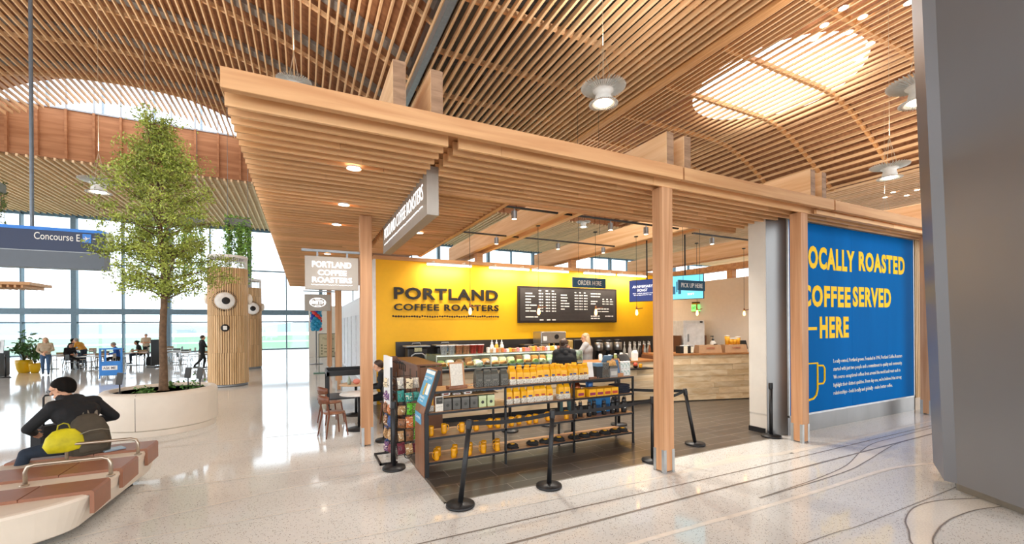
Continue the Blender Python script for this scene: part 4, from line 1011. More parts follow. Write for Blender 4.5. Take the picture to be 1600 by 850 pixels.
# left bay
t = thing('menu_card', 'pale menu card leaning in a wooden holder at the left end of the top shelf', 'menu card', (2.05, 6.03, 1.211), .12)
G().bbox(-.16, .14, -.05, .07, 0, .045, .006).build('holder', M_endw, t)
G().obox((0, .02, .21), (.24, .012, .36), Matrix.Rotation(-.14, 3, 'X')).build('backing', pm('card_wood', '#b98457', .5), t); G().obox((-.012, .011, .2), (.2, .006, .33), Matrix.Rotation(-.14, 3, 'X')).build('sheet', pm('card_paper', '#d9d3c6', .7, var=.12, scale=40), t)
t = thing('tea_display', 'low wooden crate on the second shelf carrying the tea boxes', 'crate', (2.22, 6.13, .911))
G().bbox(-.42, .44, -.02, .2, 0, .19, .005).bbox(-.42, .46, -.18, .2, .19, .205, .004).build('crate', wood('crate_wood', '#c9a67c', '#a98358', 'x'), t)
for i in range(6):
    dk = i < 4
    t = thing('tea_box', ('dark grey' if dk else 'pale green') + ' tea box with a round emblem on the second shelf, %s from the left' % nth(i), 'tea box', (1.87 + i * .137, 6.0, .911))
    G().bbox(-.058, .058, -.05, .05, 0, .135, .003).build('carton', pm('tea_dark', '#5a5853', .6) if dk else pm('tea_green', '#b9c595', .6), t)
    G().bbox(-.0585, .0585, -.051, .051, .132, .172, .003).build('lid', pm('tea_dark_lid', '#6a6761', .6) if dk else pm('tea_green_lid', '#c3cda4', .6), t)
    G().cyl((0, -.05, .075), (0, -.053, .075), .024, n=16).build('emblem', pm('tea_emblem', '#3b3a34', .6), t)
t = thing('chalk_card', 'small framed dark card with white writing before the tea boxes', 'card', (1.74, 5.94, .911), .1)
G().bbox(-.06, .06, -.008, .008, 0, .22, .003).build('frame', pm('card_paper', '#d9d3c6', .7), t); G().box(-.05, .05, -.011, -.008, .11, .205).build('slate', pm('slate', '#3b3833', .7), t)
g = G(); text(g, 'TEA', (-.035, -.012, .15), X, Z, .07, .03, .001, .005); text(g, 'LOOSE LEAF', (-.045, -.009, .06), X, Z, .09, .012, .001, .002); g.build('print', pm('card_ink', '#8a857a', .6), t)
bag(1.63, .91, 0, 'red', 'yellow coffee bag half hidden behind the slanted end panel', y=6.05)
for i in range(3):
    t = thing('soap_bar', ['white wrapped bar on the left end of the tea crate', 'flat white packet in the middle of the tea crate', 'white wrapped bar with a red band on the tea crate'][i], 'wrapped bar', (1.86 + i * .17, 6.03, 1.117))
    G().bbox(-.065, .065, -.04, .04, 0, [.055, .03, .05][i], .015).build('wrapper', M_white, t); G().bbox(-.04, .04, -.0405, .0405, .01, [.045, .02, .04][i], .006).build('band', BADGE['brown'], t)
for i in range(10):
    dk = i < 4
    tag(G().bbox(-.027, .027, -.03, .03, 0, .10, .004).build('spice_tin', speck('tin_print', '#d6d2ca', '#3a3733', 60, .48) if i == 0 else (bpy.data.materials['tin_print'] if dk else pm('tin_blue_%d' % (i % 3), ['#7d93b5', '#9fb0c4', '#5f7cb0'][i % 3], .4, var=.2, scale=30)), None, (2.30 + i * .058, 6.2, 1.117)),
        ('black and white' if dk else 'blue and grey') + ' tin at the back of the tea crate, %s from the left' % nth(i), 'tin')
tag(G().bbox(-.06, .06, -.03, .03, 0, .2, .004).build('grey_carton', M_gray, None, (2.66, 6.28, .911)), 'plain grey carton standing at the right end of the tea crate', 'carton')
# mugs
m0 = None
def mug(x, y, z, rz, lb):
    global m0
    if m0 is None:
        m0 = thing('mug', lb, 'mug', (x, y, z + .001), rz); mug_parts(m0, M_mug); m0.scale = (1.0, 1.0, 1.4)
    else: dup(m0, (x, y, z + .001), rz, label=lb, scale=(1.0, 1.0, 1.4))
xs = [1.63, 1.84, 2.10, 2.33, 2.55, 2.93 - .2, 2.95, 3.1, 3.24, 3.4, 3.62, 4.0]
xs = [1.63, 1.84, 2.10, 2.33, 2.58, 2.69, 2.92, 3.08, 3.24, 3.36, 3.62, 3.95]
for i, x in enumerate(xs):
    mug(x, 6.0 + (.05 if i % 3 == 1 else 0), .56, [2.2, 0, 3.3, 3.2, 3.0, 3.1, .2, 3.2, 3.0, .4, 2.9, .3][i], 'yellow stoneware mug on the third shelf, %s from the left' % nth(i))
for i, x in enumerate((1.70, 1.96, 2.2, 2.43, 2.66)):
    for k, (dx, dy) in enumerate(((0, -.06), (.07, .09))):
        mug(x + dx, 6.03 + dy, .21, [3.6, 1.2, 3.4, 3.2, 3.3][i] - .4 * k, 'yellow mug on the bottom shelf, %s one of the %s pair from the left' % (['front', 'rear'][k], nth(i)))
# right bay
t = thing('price_card', 'white price card in a wooden stand on the top shelf right of the yellow bags', 'card', (4.47, 5.99, 1.211), -.1)
G().bbox(-.07, .12, -.05, .06, 0, .03, .004).build('stand', M_endw, t); G().obox((-.02, .0, .15), (.1, .008, .27), Matrix.Rotation(-.2, 3, 'X')).build('card', M_white, t)
def carton(nm, lb, cat, loc, sx, sy, sz, m, rz=0, lid=None, lidm=None, front=None, fm=None):
    t = thing(nm, lb, cat, loc, rz); G().bbox(-sx/2, sx/2, -sy/2, sy/2, 0, sz, .003).build('carton', m, t)
    if lidm: G().bbox(-sx/2 - .002, sx/2 + .002, -sy/2 - .002, sy/2 + .002, sz*.78, sz + .003, .003).build('lid', lidm, t)
    if fm: g = G().bbox(-sx*.38, sx*.38, -sy/2 - .003, -sy/2 + .002, sz*.2, sz*.55, .001); g.build('label', fm, t)
    return t
carton('gift_box', 'black gift box with a blue lid on the top shelf', 'box', (4.60, 6.0, 1.211), .12, .14, .26, M_blackp, lidm=pm('steel_blue_card', '#5d7f9a', .5))
t = carton('gift_bag', 'grey patterned coffee gift pack with a dark band', 'box', (4.74, 6.0, 1.211), .14, .12, .26, M_gbot, fm=pm('tin_brown', '#4f463c', .5))
t = carton('snack_box', 'grey open display box of wrapped waffles', 'box', (4.905, 6.0, 1.211), .17, .16, .2, pm('box_grey', '#8f8d8a', .5), lidm=pm('box_grey_dark', '#55544f', .5), fm=pm('box_print', '#b8b6b0', .5))
g = G()
for i in range(5): g.obox((-.06 + .03 * i, .0, .24), (.02, .1, .1), Matrix.Rotation(.5 - .2 * i, 3, 'Y'))
g.build('waffles', pm('waffle', '#d9a865', .6, var=.2, scale=40), t)
G().obox((-.03, .08, .30), (.2, .012, .18), Matrix.Rotation(.5, 3, 'X')).build('flap', pm('steel_blue_card', '#5d7f9a', .5), t)
t = thing('leaflet_stand', 'wooden stand with a tilted blue and cream leaflet on the top shelf', 'leaflet stand', (5.06, 6.0, 1.211), .2)
G().bbox(-.07, .08, -.06, .08, 0, .06, .004).obox((.0, .03, .17), (.15, .012, .3), Matrix.Rotation(-.2, 3, 'X')).build('stand', pm('card_wood', '#b98457', .5), t)
G().obox((-.01, .016, .17), (.12, .006, .25), Matrix.Rotation(-.2, 3, 'X')).build('leaflet', pm('leaflet_blue', '#3f6f9a', .5, var=.5, scale=22), t)
M_spot = speck('spotted_cup', '#e9ece8', '#7ea79a', 55, .42)
for i in range(6):
    t = thing('paper_cup_pack', 'white spotted tub at the right end of the top shelf, %s column, %s' % (['left', 'middle', 'right'][i % 3], ['lower', 'upper'][i // 3]), 'tub', (5.165 + .075 * (i % 3), 6.02, 1.211 + .132 * (i // 3)))
    G().lathe([(.034, 0), (.036, .005), (.036, .115), (.034, .12)], n=16).build('tub', M_spot, t); G().lathe([(.037, .115), (.037, .13), (0, .13)], n=16).build('lid', M_white, t)
for i, x in enumerate((4.22, 4.42, 4.58, 4.74, 4.9)):
    carton('pod_box', 'yellow coffee pod box with a %s badge on the second shelf, %s from the left' % (['plum', 'plum', 'plum', 'red', 'red'][i], nth(i)), 'box', (x, 6.0 + (.06 if i == 0 else 0), .911), .15, .22, .13, M_yb, fm=BADGE[['plum', 'plum', 'plum', 'red', 'red'][i]])
t = thing('copper_kettle', 'shiny copper kettle behind the yellow pod boxes', 'kettle', (4.32, 6.25, .911)); G().lathe([(.09, 0), (.1, .05), (.085, .16), (.05, .22), (.03, .24)], n=18).build('body', pm('copper', '#8d4a2c', .2, .8), t); G().tube([(-.09, 0, .06), (-.15, 0, .12), (-.13, 0, .2), (-.06, 0, .21)], .01, 6).build('handle', M_black, t)
t = thing('blue_tumbler', 'blue steel tumbler behind the yellow pod boxes', 'tumbler', (4.62, 6.26, .911)); G().lathe([(.06, 0), (.07, .2), (.06, .21)], n=16).build('body', pm('tumbler_blue', '#2c5f9a', .25, .3), t); G().lathe([(.062, .2), (.062, .23), (0, .235)], n=16).build('lid', M_blackp, t)
for i in range(4):
    t = thing('folded_shirt', 'dark navy folded shirt in the pile on the second shelf, %s from the bottom' % nth(i), 'folded shirt', (5.13, 6.05, .911 + .038 * i), .05 * (i - 1))
    G().bbox(-.16, .16, -.12, .13, 0, .037, .016).build('shirt', pm('shirt_navy', '#1c2333', .8, var=.2), t)
    g = G().tube([(-.05, -.06, .038), (0, -.08, .040), (.05, -.06, .038)], .008, 6); g.build('collar', pm('shirt_collar', '#2b3347', .8), t)
t0 = None
for i, (x, y) in enumerate(((4.12, 6.0), (4.27, 6.05), (4.42, 6.0), (4.57, 6.06), (4.74, 6.0), (4.93, 6.0), (5.07, 6.05), (5.18, 6.0), (5.12, 6.2), (5.27, 6.08))):
    lb = 'black insulated flask with a screw lid on the third shelf, %s from the left' % nth(i)
    if t0 is None:
        t0 = thing('flask', lb, 'flask', (x, y, .561)); G().lathe([(.04, 0), (.043, .006), (.043, .17), (.03, .2)], n=16).build('body', M_blackp, t0)
        G().lathe([(.03, .2), (.032, .205), (.032, .24), (0, .242)], n=16).build('lid', pm('lid_grey', '#3a3a3c', .35), t0); G().cyl((0, -.042, .09), (0, -.046, .09), .018, n=12).build('emblem', M_white, t0)
        G().tube([(-.028, 0, .235), (-.02, 0, .265), (.02, 0, .265), (.028, 0, .235)], .006, 6).build('loop', M_blackp, t0)
    else: dup(t0, (x, y, .561), label=lb)
for i, x in enumerate((4.72, 4.92)): carton('blue_carton', 'bright blue carton behind the flasks on the third shelf, %s' % ['left', 'right'][i], 'box', (x, 6.24, .561), .19, .16, .26, pm('carton_blue', '#2f86c9', .5), fm=pm('carton_label', '#1d4f80', .5))
t0 = None
for i, (x, rz) in enumerate(((2.95, .1), (3.32, -.2), (3.55, .2), (3.82, 0), (4.12, .1), (4.34, -.1), (4.55, .2), (4.78, 0), (5.0, .15), (5.18, -.1))):
    lb = 'flat black knitted cap with a yellow tag on the bottom shelf, %s from the left' % nth(i)
    if t0 is None:
        t0 = thing('black_cap', lb, 'cap', (x, 6.04, .211), rz)
        G().lathe([(.09, 0), (.105, .012), (.10, .035), (.07, .055), (.02, .062), (0, .063)], n=18, sy=.8).build('crown', pm('cap_black', '#19191a', .8, var=.3, scale=40), t0)
        G().lathe([(.0, .0), (.07, .0), (.075, .01), (.0, .02)], (0, -.085, 0), n=14, sy=.6).build('brim', pm('cap_black', '#19191a', .8), t0)
        G().bbox(-.04, .02, -.05, .0, .056, .068, .002).build('tag', M_yb, t0)
    else: dup(t0, (x, 6.04, .211), rz, label=lb)

# ------------------------------------------------------------------ stanchions with retractable belts
M_stan = pm('stanchion_black', '#1b1b1d', .45, .1)
S0 = None
def stanchion(x, y, lb, belt=None, tilt=(0, 0), sag=.03):
    """tilt: how far the post leans per metre of height; belt: list of (x, y, tilt) of the posts its belt reaches"""
    global S0
    if S0 is None:
        S0 = thing('stanchion', lb, 'stanchion', (x, y, 0.004))
        G().lathe([(.17, 0), (.172, .012), (.168, .03), (.05, .042), (.03, .05)], n=32).build('base', M_stan, S0)
        G().lathe([(.031, 0), (.031, .92)], n=18).build('post', M_stan, S0, (0, 0, .03)); G().lathe([(.036, .87), (.038, .88), (.038, .97), (.033, .982), (0, .985)], n=18).build('head', M_stan, S0, (0, 0, .03))
        KIDS[S0.name] = [(c, []) for c in S0.children]; s = S0
    else: s = dup(S0, (x, y, 0.004), label=lb)
    q = V3((0, 0, 1)).rotation_difference(V3((tilt[0], tilt[1], 1)).normalized()).to_euler()
    for c in (s.children if s is S0 else [o for o in bpy.data.objects if o.parent == s]):
        if not c.name.startswith('base'): c.rotation_euler = q
    for bx_, by_, bt in (belt or []):
        A = V3((tilt[0]*.93, tilt[1]*.93, .955)); B = V3((bx_ - x + bt[0]*.93, by_ - y + bt[1]*.93, .955)); d = B - A; d.z = 0; L = d.length; u = d.normalized(); n = V3((-u.y, u.x, 0)) * .001; g = G(); P = []
        for i in range(13):
            k = i / 12; p = A + u * (.036 + (L - .072) * k); P.append((p, .955 - sag * 4 * k * (1 - k)))
        for sg in (1, -1):
            for (p, z), (p2, z2) in zip(P, P[1:]):
                a, b = (p + n*sg, p2 + n*sg)
                g.quad((a.x, a.y, z - .025), (b.x, b.y, z2 - .025), (b.x, b.y, z2 + .025), (a.x, a.y, z + .025))
        g.build('belt', pm('belt_black', '#141416', .7), s)
    return s
V3 = Vector
T1, T2, T3, N0 = (.14, .03), (.07, .01), (-.2, .05), (0, 0)
stanchion(1.655, 4.80, 'black belt stanchion nearest the camera, at the corner of the dark tiles', [(2.90, 4.83, T2)], T1)
stanchion(2.90, 4.83, 'black belt stanchion before the middle of the coffee shelving', [(4.88, 4.98, N0)], T2)
stanchion(4.88, 4.98, 'black belt stanchion hidden behind the timber post, only its base showing', [(6.22, 5.33, T3)])
stanchion(6.22, 5.33, 'black leaning belt stanchion on the dark tiles right of the timber post', [(4.72, 6.95, N0)], T3)
stanchion(7.90, 5.03, 'black stanchion beside the steel edge of the blue wall panel')
stanchion(1.20, 6.50, 'black stanchion before the snack rack at the left of the shelving')
stanchion(1.34, 8.16, 'black stanchion behind the framed sign, just right of the timber post')
stanchion(1.62, 7.75, 'black stanchion close behind the snack rack', [(1.34, 8.16, N0)])
stanchion(4.66, 7.76, 'black stanchion seen through the middle of the shelving', [(6.01, 7.11, N0)])
stanchion(6.01, 7.11, 'black stanchion seen through the right bay of the shelving')
stanchion(3.72, 7.70, 'black stanchion seen behind the mugs of the shelving')
stanchion(4.72, 6.95, 'black stanchion close behind the right bay of the shelving')

# framed sign stand
t = thing('sign_stand', 'black framed notice stand seen almost edge-on beside the snack rack', 'sign stand', (0, 0, 0))
G().box(1.03, 1.06, 6.74, 7.36, 0, .03).box(1.03, 1.30, 6.74, 6.77, 0, .03).box(1.03, 1.30, 7.33, 7.36, 0, .03).build('foot', M_stan, t)
g = G().box(1.20, 1.23, 6.75, 6.78, .03, 1.5).box(1.20, 1.23, 7.33, 7.36, .03, 1.62).box(1.20, 1.23, 6.78, 7.33, .84, .87)
g.build('frame', M_stan, t)
g = G().add([(1.195, 6.77, .87), (1.195, 7.34, .87), (1.195, 7.34, 1.66), (1.195, 6.77, 1.66), (1.235, 6.77, .87), (1.235, 7.34, .87), (1.235, 7.34, 1.66), (1.235, 6.77, 1.66)], [(0,3,2,1), (4,5,6,7), (0,1,5,4), (1,2,6,5), (2,3,7,6), (3,0,4,7)])
g.build('notice', pm('notice_white', '#e6e7e6', .5, var=.03), t)

# snack rack with hanging bags
t = thing('snack_rack', 'black wire rack hung with bags of snacks at the left end of the shelving', 'rack', (1.42, 7.0, 0))
g = G()
for px, py in ((-.12, -.2), (.2, -.2), (-.12, .25), (.2, .25), (.04, 0)): g.tube([(px, py, .04), (px, py, 1.42)], .007, 6)
for z in (.1, .3, .5, .7, .9, 1.1, 1.3): g.tube([(-.12, -.2, z), (.2, -.2, z), (.2, .25, z), (-.12, .25, z)], .005, 5, closed=True)
for z in (.2, .4, .6, .8, 1.0, 1.2): g.tube([(-.12, .0, z), (.2, 0, z)], .004, 5).tube([(-.12, .12, z), (.2, .12, z)], .004, 5)
g.build('wire_frame', M_black, t)
g = G()
for z in (.28, .52, .74, .98, 1.2):
    for yy in (-.15, 0, .15):
        g.tube([(-.12, yy, z), (-.24, yy, z + .01), (-.26, yy, z + .03)], .004, 5); g.tube([(.0, -.2, z), (.0 + yy*.3, -.31, z + .01), (yy*.3, -.33, z + .035)], .004, 5)
for a in range(4): g.tube([(.02, -.2 + .15*a, 1.42), (.02, -.2 + .15*a, 1.52), (-.03, -.22 + .15*a, 1.57), (-.1, -.24 + .15*a, 1.55)], .008, 6)
for a in range(3): g.tube([(.04 + .06*math.cos(q), -.28 + .18*a, .12 + .06*math.sin(q)) for q in [2*PI*k/10 for k in range(10)]], .006, 5, closed=True)
g.build('hooks', M_black, t)
SN2 = [('teal', '#2f8f86'), ('purple', '#6a3f74'), ('lime', '#5fb52c'), ('brown', '#8a5a36'), ('tan', '#b98f5e'), ('maroon', '#7a2f3f'), ('navy', '#34548c'), ('silver', '#b0a9a0'), ('orange', '#c96f35'), ('cream', '#d9c9a8')]
r5 = random.Random(77); spots_ = []
FRONT = [7, 9, 7, 0, 0, 0, 4, 2, 2, 3, 8, 2, 4, 3, 2, 5, 4, 5]; SIDE = [7, 9, 7, 1, 1, 1, 8, 3, 8, 6, 3, 6, 4, 4, 6, 5, 1, 6]
for side in (0, 1):
    for k in range(18):
        row, colm = divmod(k, 3); ci = (FRONT, SIDE)[side][k]; cn_, ch = SN2[ci]; z = 1.16 - row * .205; h = r5.uniform(.14, .19); w = r5.uniform(.045, .06)
        dx, dy, rz = ((-.06 + .115 * colm, -.27 - .05 * (colm % 2), r5.uniform(-.5, .3)) if side == 0 else (-.20 - .04 * (colm % 2), -.13 + .15 * colm, -1.4 + r5.uniform(-.4, .4)))
        rings = []
        for zz, dd, ww in ((0, .004, .96), (.015, .018, .94), (h*.4, .034, .86), (h*.8, .02, .93), (h*.95, .004, 1), (h, .003, 1)):
            rings.append([(-w*ww, -dd, zz), (0, -dd*1.5, zz), (w*ww, -dd, zz), (w*ww, dd, zz), (0, dd*1.5, zz), (-w*ww, dd, zz)])
        b = G().loft(rings, True, True).build('snack_bag', speck('snack_print_%s_%d' % (cn_, k % 2), ch, ['#e9dfc4', '#3a2a22'][k % 2], 38 + 9 * (k % 3), .40), None, (1.42 + dx, 7.0 + dy, z)); b.rotation_euler = (r5.uniform(-.12, .12), r5.uniform(-.1, .1), rz)
        tag(b, '%s snack bag on the wire rack, %s, %s row from the top, %s' % (cn_, ['front', 'left side'][side], nth(row), ['left', 'middle', 'right'][colm]), 'snack bag')
# ------------------------------------------------------------------ leaning steel column at the right edge
M_col = pm('column_steel', '#75767a', .38, .25, var=.05, scale=.8, stretch=(1, 1, .3))
g = G()
lean = Vector((-.085, .0, 1.0))
basep = [(7.30, 2.42), (7.30, 2.30), (6.86, 1.52), (6.90, 1.40), (8.2, .9), (8.9, 1.6), (8.1, 2.8)]
def ring(z): return [(p[0] + lean.x * z, p[1] + lean.y * z, z) for p in basep]
g.loft([ring(.13), ring(2.7), ring(9.0), ring(13.6)], True, True)
t = sempty('column'); g.build('cladding', M_col, t)
bp = [(7.46, 2.36), (7.13, 1.66), (8.2, 1.1), (8.8, 1.7), (8.1, 2.6)]
G().prism(bp, 0, .13).build('plinth', pm('column_plinth', '#8a8378', .4, .4), t)

# ------------------------------------------------------------------ planter with the tree
PX, PY = -2.77, 11.56
M_conc = pm('cream_concrete', '#e4d8c8', .5, var=.04, scale=3)
t = thing('round_planter', 'large round cream concrete planter holding the tree', 'planter', (PX, PY, 0))
g = G().lathe([(.975, .125), (.99, .13), (.995, .15)], n=96, cap0=False, cap1=False).lathe([(.995, .15), (.995, .76)], n=96, cap0=False, cap1=False).lathe([(.995, .76), (.985, .81), (.95, .845), (.90, .855), (.85, .85), (.81, .82), (.80, .78)], n=96, cap0=False, cap1=False)
g.lathe([(.90, .125), (.975, .125)], n=96, cap0=False, cap1=False)
g.build('shell', M_conc, t)
g = G().lathe([(.96, 0), (.96, .115)], n=96, cap0=False, cap1=False).lathe([(.96, .115), (.88, .115)], n=96, cap0=False, cap1=False); g.build('plinth', M_conc, t)
G().lathe([(.93, .1), (.93, .13)], n=64).build('shadow_gap', pm('joint_shadow_gap', '#6b6259', .8), t)
g = G()
for a in (-1.75, .2, 2.3): 
    c, s = math.cos(a), math.sin(a); g.tube([(.992*c, .992*s, .13), (.992*c, .992*s, .76), (.972*c, .972*s, .82), (.93*c, .93*s, .848)], .006, 6)
g.build('joints', pm('joint_shadow_gap', '#6b6259', .8), t)
G().lathe([(0, .79), (.80, .79)], n=40).build('soil', pm('soil', '#4a3526', .9, var=.4, scale=20), t)
rl = random.Random(5)
def leafquad(g, p, s, rnd, up=.3):
    n = Vector((rnd.gauss(0, 1), rnd.gauss(0, 1), rnd.gauss(up, .8))).normalized(); a = n.orthogonal().normalized(); b = n.cross(a)
    q = rnd.uniform(0, 6.28); a, b = a*math.cos(q) + b*math.sin(q), b*math.cos(q) - a*math.sin(q)
    p = Vector(p); g.add([tuple(p - a*s), tuple(p + b*s*.42), tuple(p + a*s), tuple(p - b*s*.42)], [(0, 1, 2, 3)])
M_leaf = pm('tree_leaf', '#a3b04e', .5, var=.25, scale=2.5, island=.45)
t = thing('indoor_tree', 'tall slender tree with a loose conical crown of small leaves in the round planter', 'tree', (PX + .03, PY, .79))
trunk = G()
TP = [(0, 0, 0), (.005, 0, .5), (-.01, .01, 1.2), (.02, 0, 1.9), (.03, .02, 2.4), (-.02, .0, 3.2), (-.05, 0, 4.2), (-.12, 0, 5.2)]
trunk.tube([(0, 0, -.02), (0, 0, .03)] + TP[1:], [.12, .085, .07, .065, .06, .055, .045, .03, .012], 10)
trunk.build('trunk', pm('bark', '#6d5540', .9, var=.3, scale=14, bump=.4), t)
prof = [(z, r * .86) for z, r in [(2.1, .3), (2.4, 1.1), (2.6, 1.5), (2.88, 1.5), (3.02, 1.12), (3.55, 1.15), (3.75, 1.5), (3.85, 1.58), (4.1, 1.42), (4.44, 1.08), (4.86, .75), (5.28, .53), (5.62, .33), (5.85, .1)]]
def crown_r(z):
    for (z0, r0), (z1, r1) in zip(prof, prof[1:]):
        if z0 <= z <= z1: return r0 + (r1 - r0) * (z - z0) / (z1 - z0)
    return .05
br = G(); fol = G()
def trunk_at(z):
    for a, b in zip(TP, TP[1:]):
        if a[2] <= z <= b[2]: q = (z - a[2]) / (b[2] - a[2]); return Vector(a).lerp(Vector(b), q)
    return Vector(TP[-1])
for i in range(78):
    zt = 1.95 + 3.5 * (i / 77) ** 1.15; a = i * 2.4 + rl.uniform(-.3, .3)
    ztip = zt + rl.uniform(.1, .7) * (1 if zt > 2.5 else .75); r = crown_r(min(ztip, 5.75)) * rl.uniform(.8, 1.08)
    p0 = trunk_at(zt); tip = Vector((p0.x*.4 + r*math.cos(a), r*math.sin(a), ztip))
    mid = p0.lerp(tip, .5) + Vector((rl.uniform(-.08, .08), rl.uniform(-.08, .08), rl.uniform(-.06, .1)))
    br.tube([p0, mid, tip], [.018 if zt < 4 else .01, .010, .003], 5)
    for k in range(11):
        q = rl.uniform(.3, 1.0); base = (p0.lerp(mid, q*2) if q < .5 else mid.lerp(tip, q*2 - 1))
        tw = base + Vector((rl.gauss(0, .19), rl.gauss(0, .19), rl.gauss(.02, .10)))
        br.tube([base, tw], [.005, .002], 3, caps=False)
        for j in range(34):
            u = rl.uniform(.2, 1.25); p = base.lerp(tw, u) + Vector((rl.gauss(0, .055), rl.gauss(0, .055), rl.gauss(0, .05)))
            leafquad(fol, p, rl.uniform(.025, .038), rl)
br.build('branches', pm('bark', '#6d5540', .9), t); fol.build('foliage', M_leaf, t)
for i, (dx, dy, lb) in enumerate(((-.62, -.25, 'at the left of the trunk'), (.38, .42, 'just right of the trunk'), (.66, .1, 'at the right of the planter'))):
    t = thing('uplight', 'small dark grey uplight on a stake in the planter, ' + lb, 'spotlight', (PX + dx, PY + dy, .79), rl.uniform(-.4, .4))
    G().lathe([(.03, 0), (.03, .03), (.012, .05), (.012, .2)], n=12).build('stake', M_stan, t); G().obox((0, 0, .32), (.1, .07, .24), Matrix.Rotation(.12, 3, 'Y')).build('head', pm('uplight_grey', '#4c4c4c', .5), t)
for i, (dx, dy, r, lb) in enumerate(((.1, .35, .10, 'behind the trunk'), (.55, -.05, .16, 'below the right uplight'), (-.25, -.35, .1, 'at the left front'), (-.1, -.5, .09, 'before the trunk'))):
    g = G()
    for k in range(60): leafquad(g, (dx + rl.gauss(0, r*.6), dy + rl.gauss(0, r*.6), .80 + abs(rl.gauss(0, r*.55))), .045, rl, 1.5)
    tag(g.build('ground_plant', pm('ground_plant_leaf', '#4d7a2f', .5, var=.3, island=.3), None, (PX, PY, 0)), 'low green leafy plant in the planter soil, ' + lb, 'plant')

# ------------------------------------------------------------------ concrete bench with brown pads
M_pad = pm('brown_leather_pad', '#96664e', .45, var=.06, scale=6)
t = thing('curved_bench', 'long cream concrete bench with brown seat pads and steel arm rails', 'bench')
outline = [(-1.95, 7.95)] + [(-2.95 + 1.0 * math.cos(PI/2 * k / 14), 5.82 - .55 * math.sin(PI/2 * k / 14) ** 1.2) for k in range(15)] + [(-3.2, 5.26), (-3.36, 5.32), (-3.42, 5.45), (-3.35, 7.6), (-3.3, 7.95), (-3.22, 8.0), (-3.1, 8.02), (-2.1, 8.02), (-2.0, 8.0)]
def inset(P, k):
    cx = sum(p[0] for p in P)/len(P); cy = sum(p[1] for p in P)/len(P)
    return [(p[0] + (cx - p[0]) * k / max(math.hypot(p[0]-cx, p[1]-cy), .1), p[1] + (cy - p[1]) * k / max(math.hypot(p[0]-cx, p[1]-cy), .1)) for p in P]
A = outline
g = G().loft([[(p[0], p[1], z) for p in inset(A, k)] for z, k in ((.09, .22), (.12, .16), (.40, .02), (.44, .0), (.465, .012), (.475, .04))], True, True)
g.build('concrete_body', M_conc, t)
G().prism(inset(A, .5), 0, .10).build('foot', M_stan, t)
for i, (ya, yb) in enumerate(((5.74, 6.15), (6.50, 7.02), (7.38, 7.85))):
    o = [(-1.925, .27), (-1.925, .485), (-1.945, .505), (-2.47, .505), (-2.475, .49)]; o2 = [(-2.48, .49), (-2.485, .505), (-3.28, .505), (-3.30, .49), (-3.30, .47)]
    sk_ = -.0
    def pad(pr, nm):
        lo = [(x, ya, z) for x, z in pr]; hi = [(x, yb, z) for x, z in pr]
        lo += [(pr[-1][0], ya, .46), (-1.96 if nm == 0 else pr[0][0], ya, .46)] + ([(-1.96, ya, .27)] if nm == 0 else []); hi += [(pr[-1][0], yb, .46), (-1.96 if nm == 0 else pr[0][0], yb, .46)] + ([(-1.96, yb, .27)] if nm == 0 else [])
        return G().loft([lo, hi], True, True)
    pad(o, 0).build('seat_pad', M_pad, t); pad(o2, 1).build('seat_pad', M_pad, t)
for y in (6.33, 7.21):
    g = G().tube([(-1.98, y - .0, .46), (-1.98, y, .62), (-2.0, y, .67), (-2.05, y, .69), (-2.6, y + .02, .69), (-2.66, y + .02, .67), (-2.68, y + .02, .62), (-2.68, y + .02, .46)], .019, 10)
    for xx in (-1.98, -2.68): g.lathe([(.04, 0), (.04, .01), (.02, .02)], (xx, y, .474), n=14)
    g.build('arm_rail', pm('rail_steel', '#b3a695', .3, .8), t)

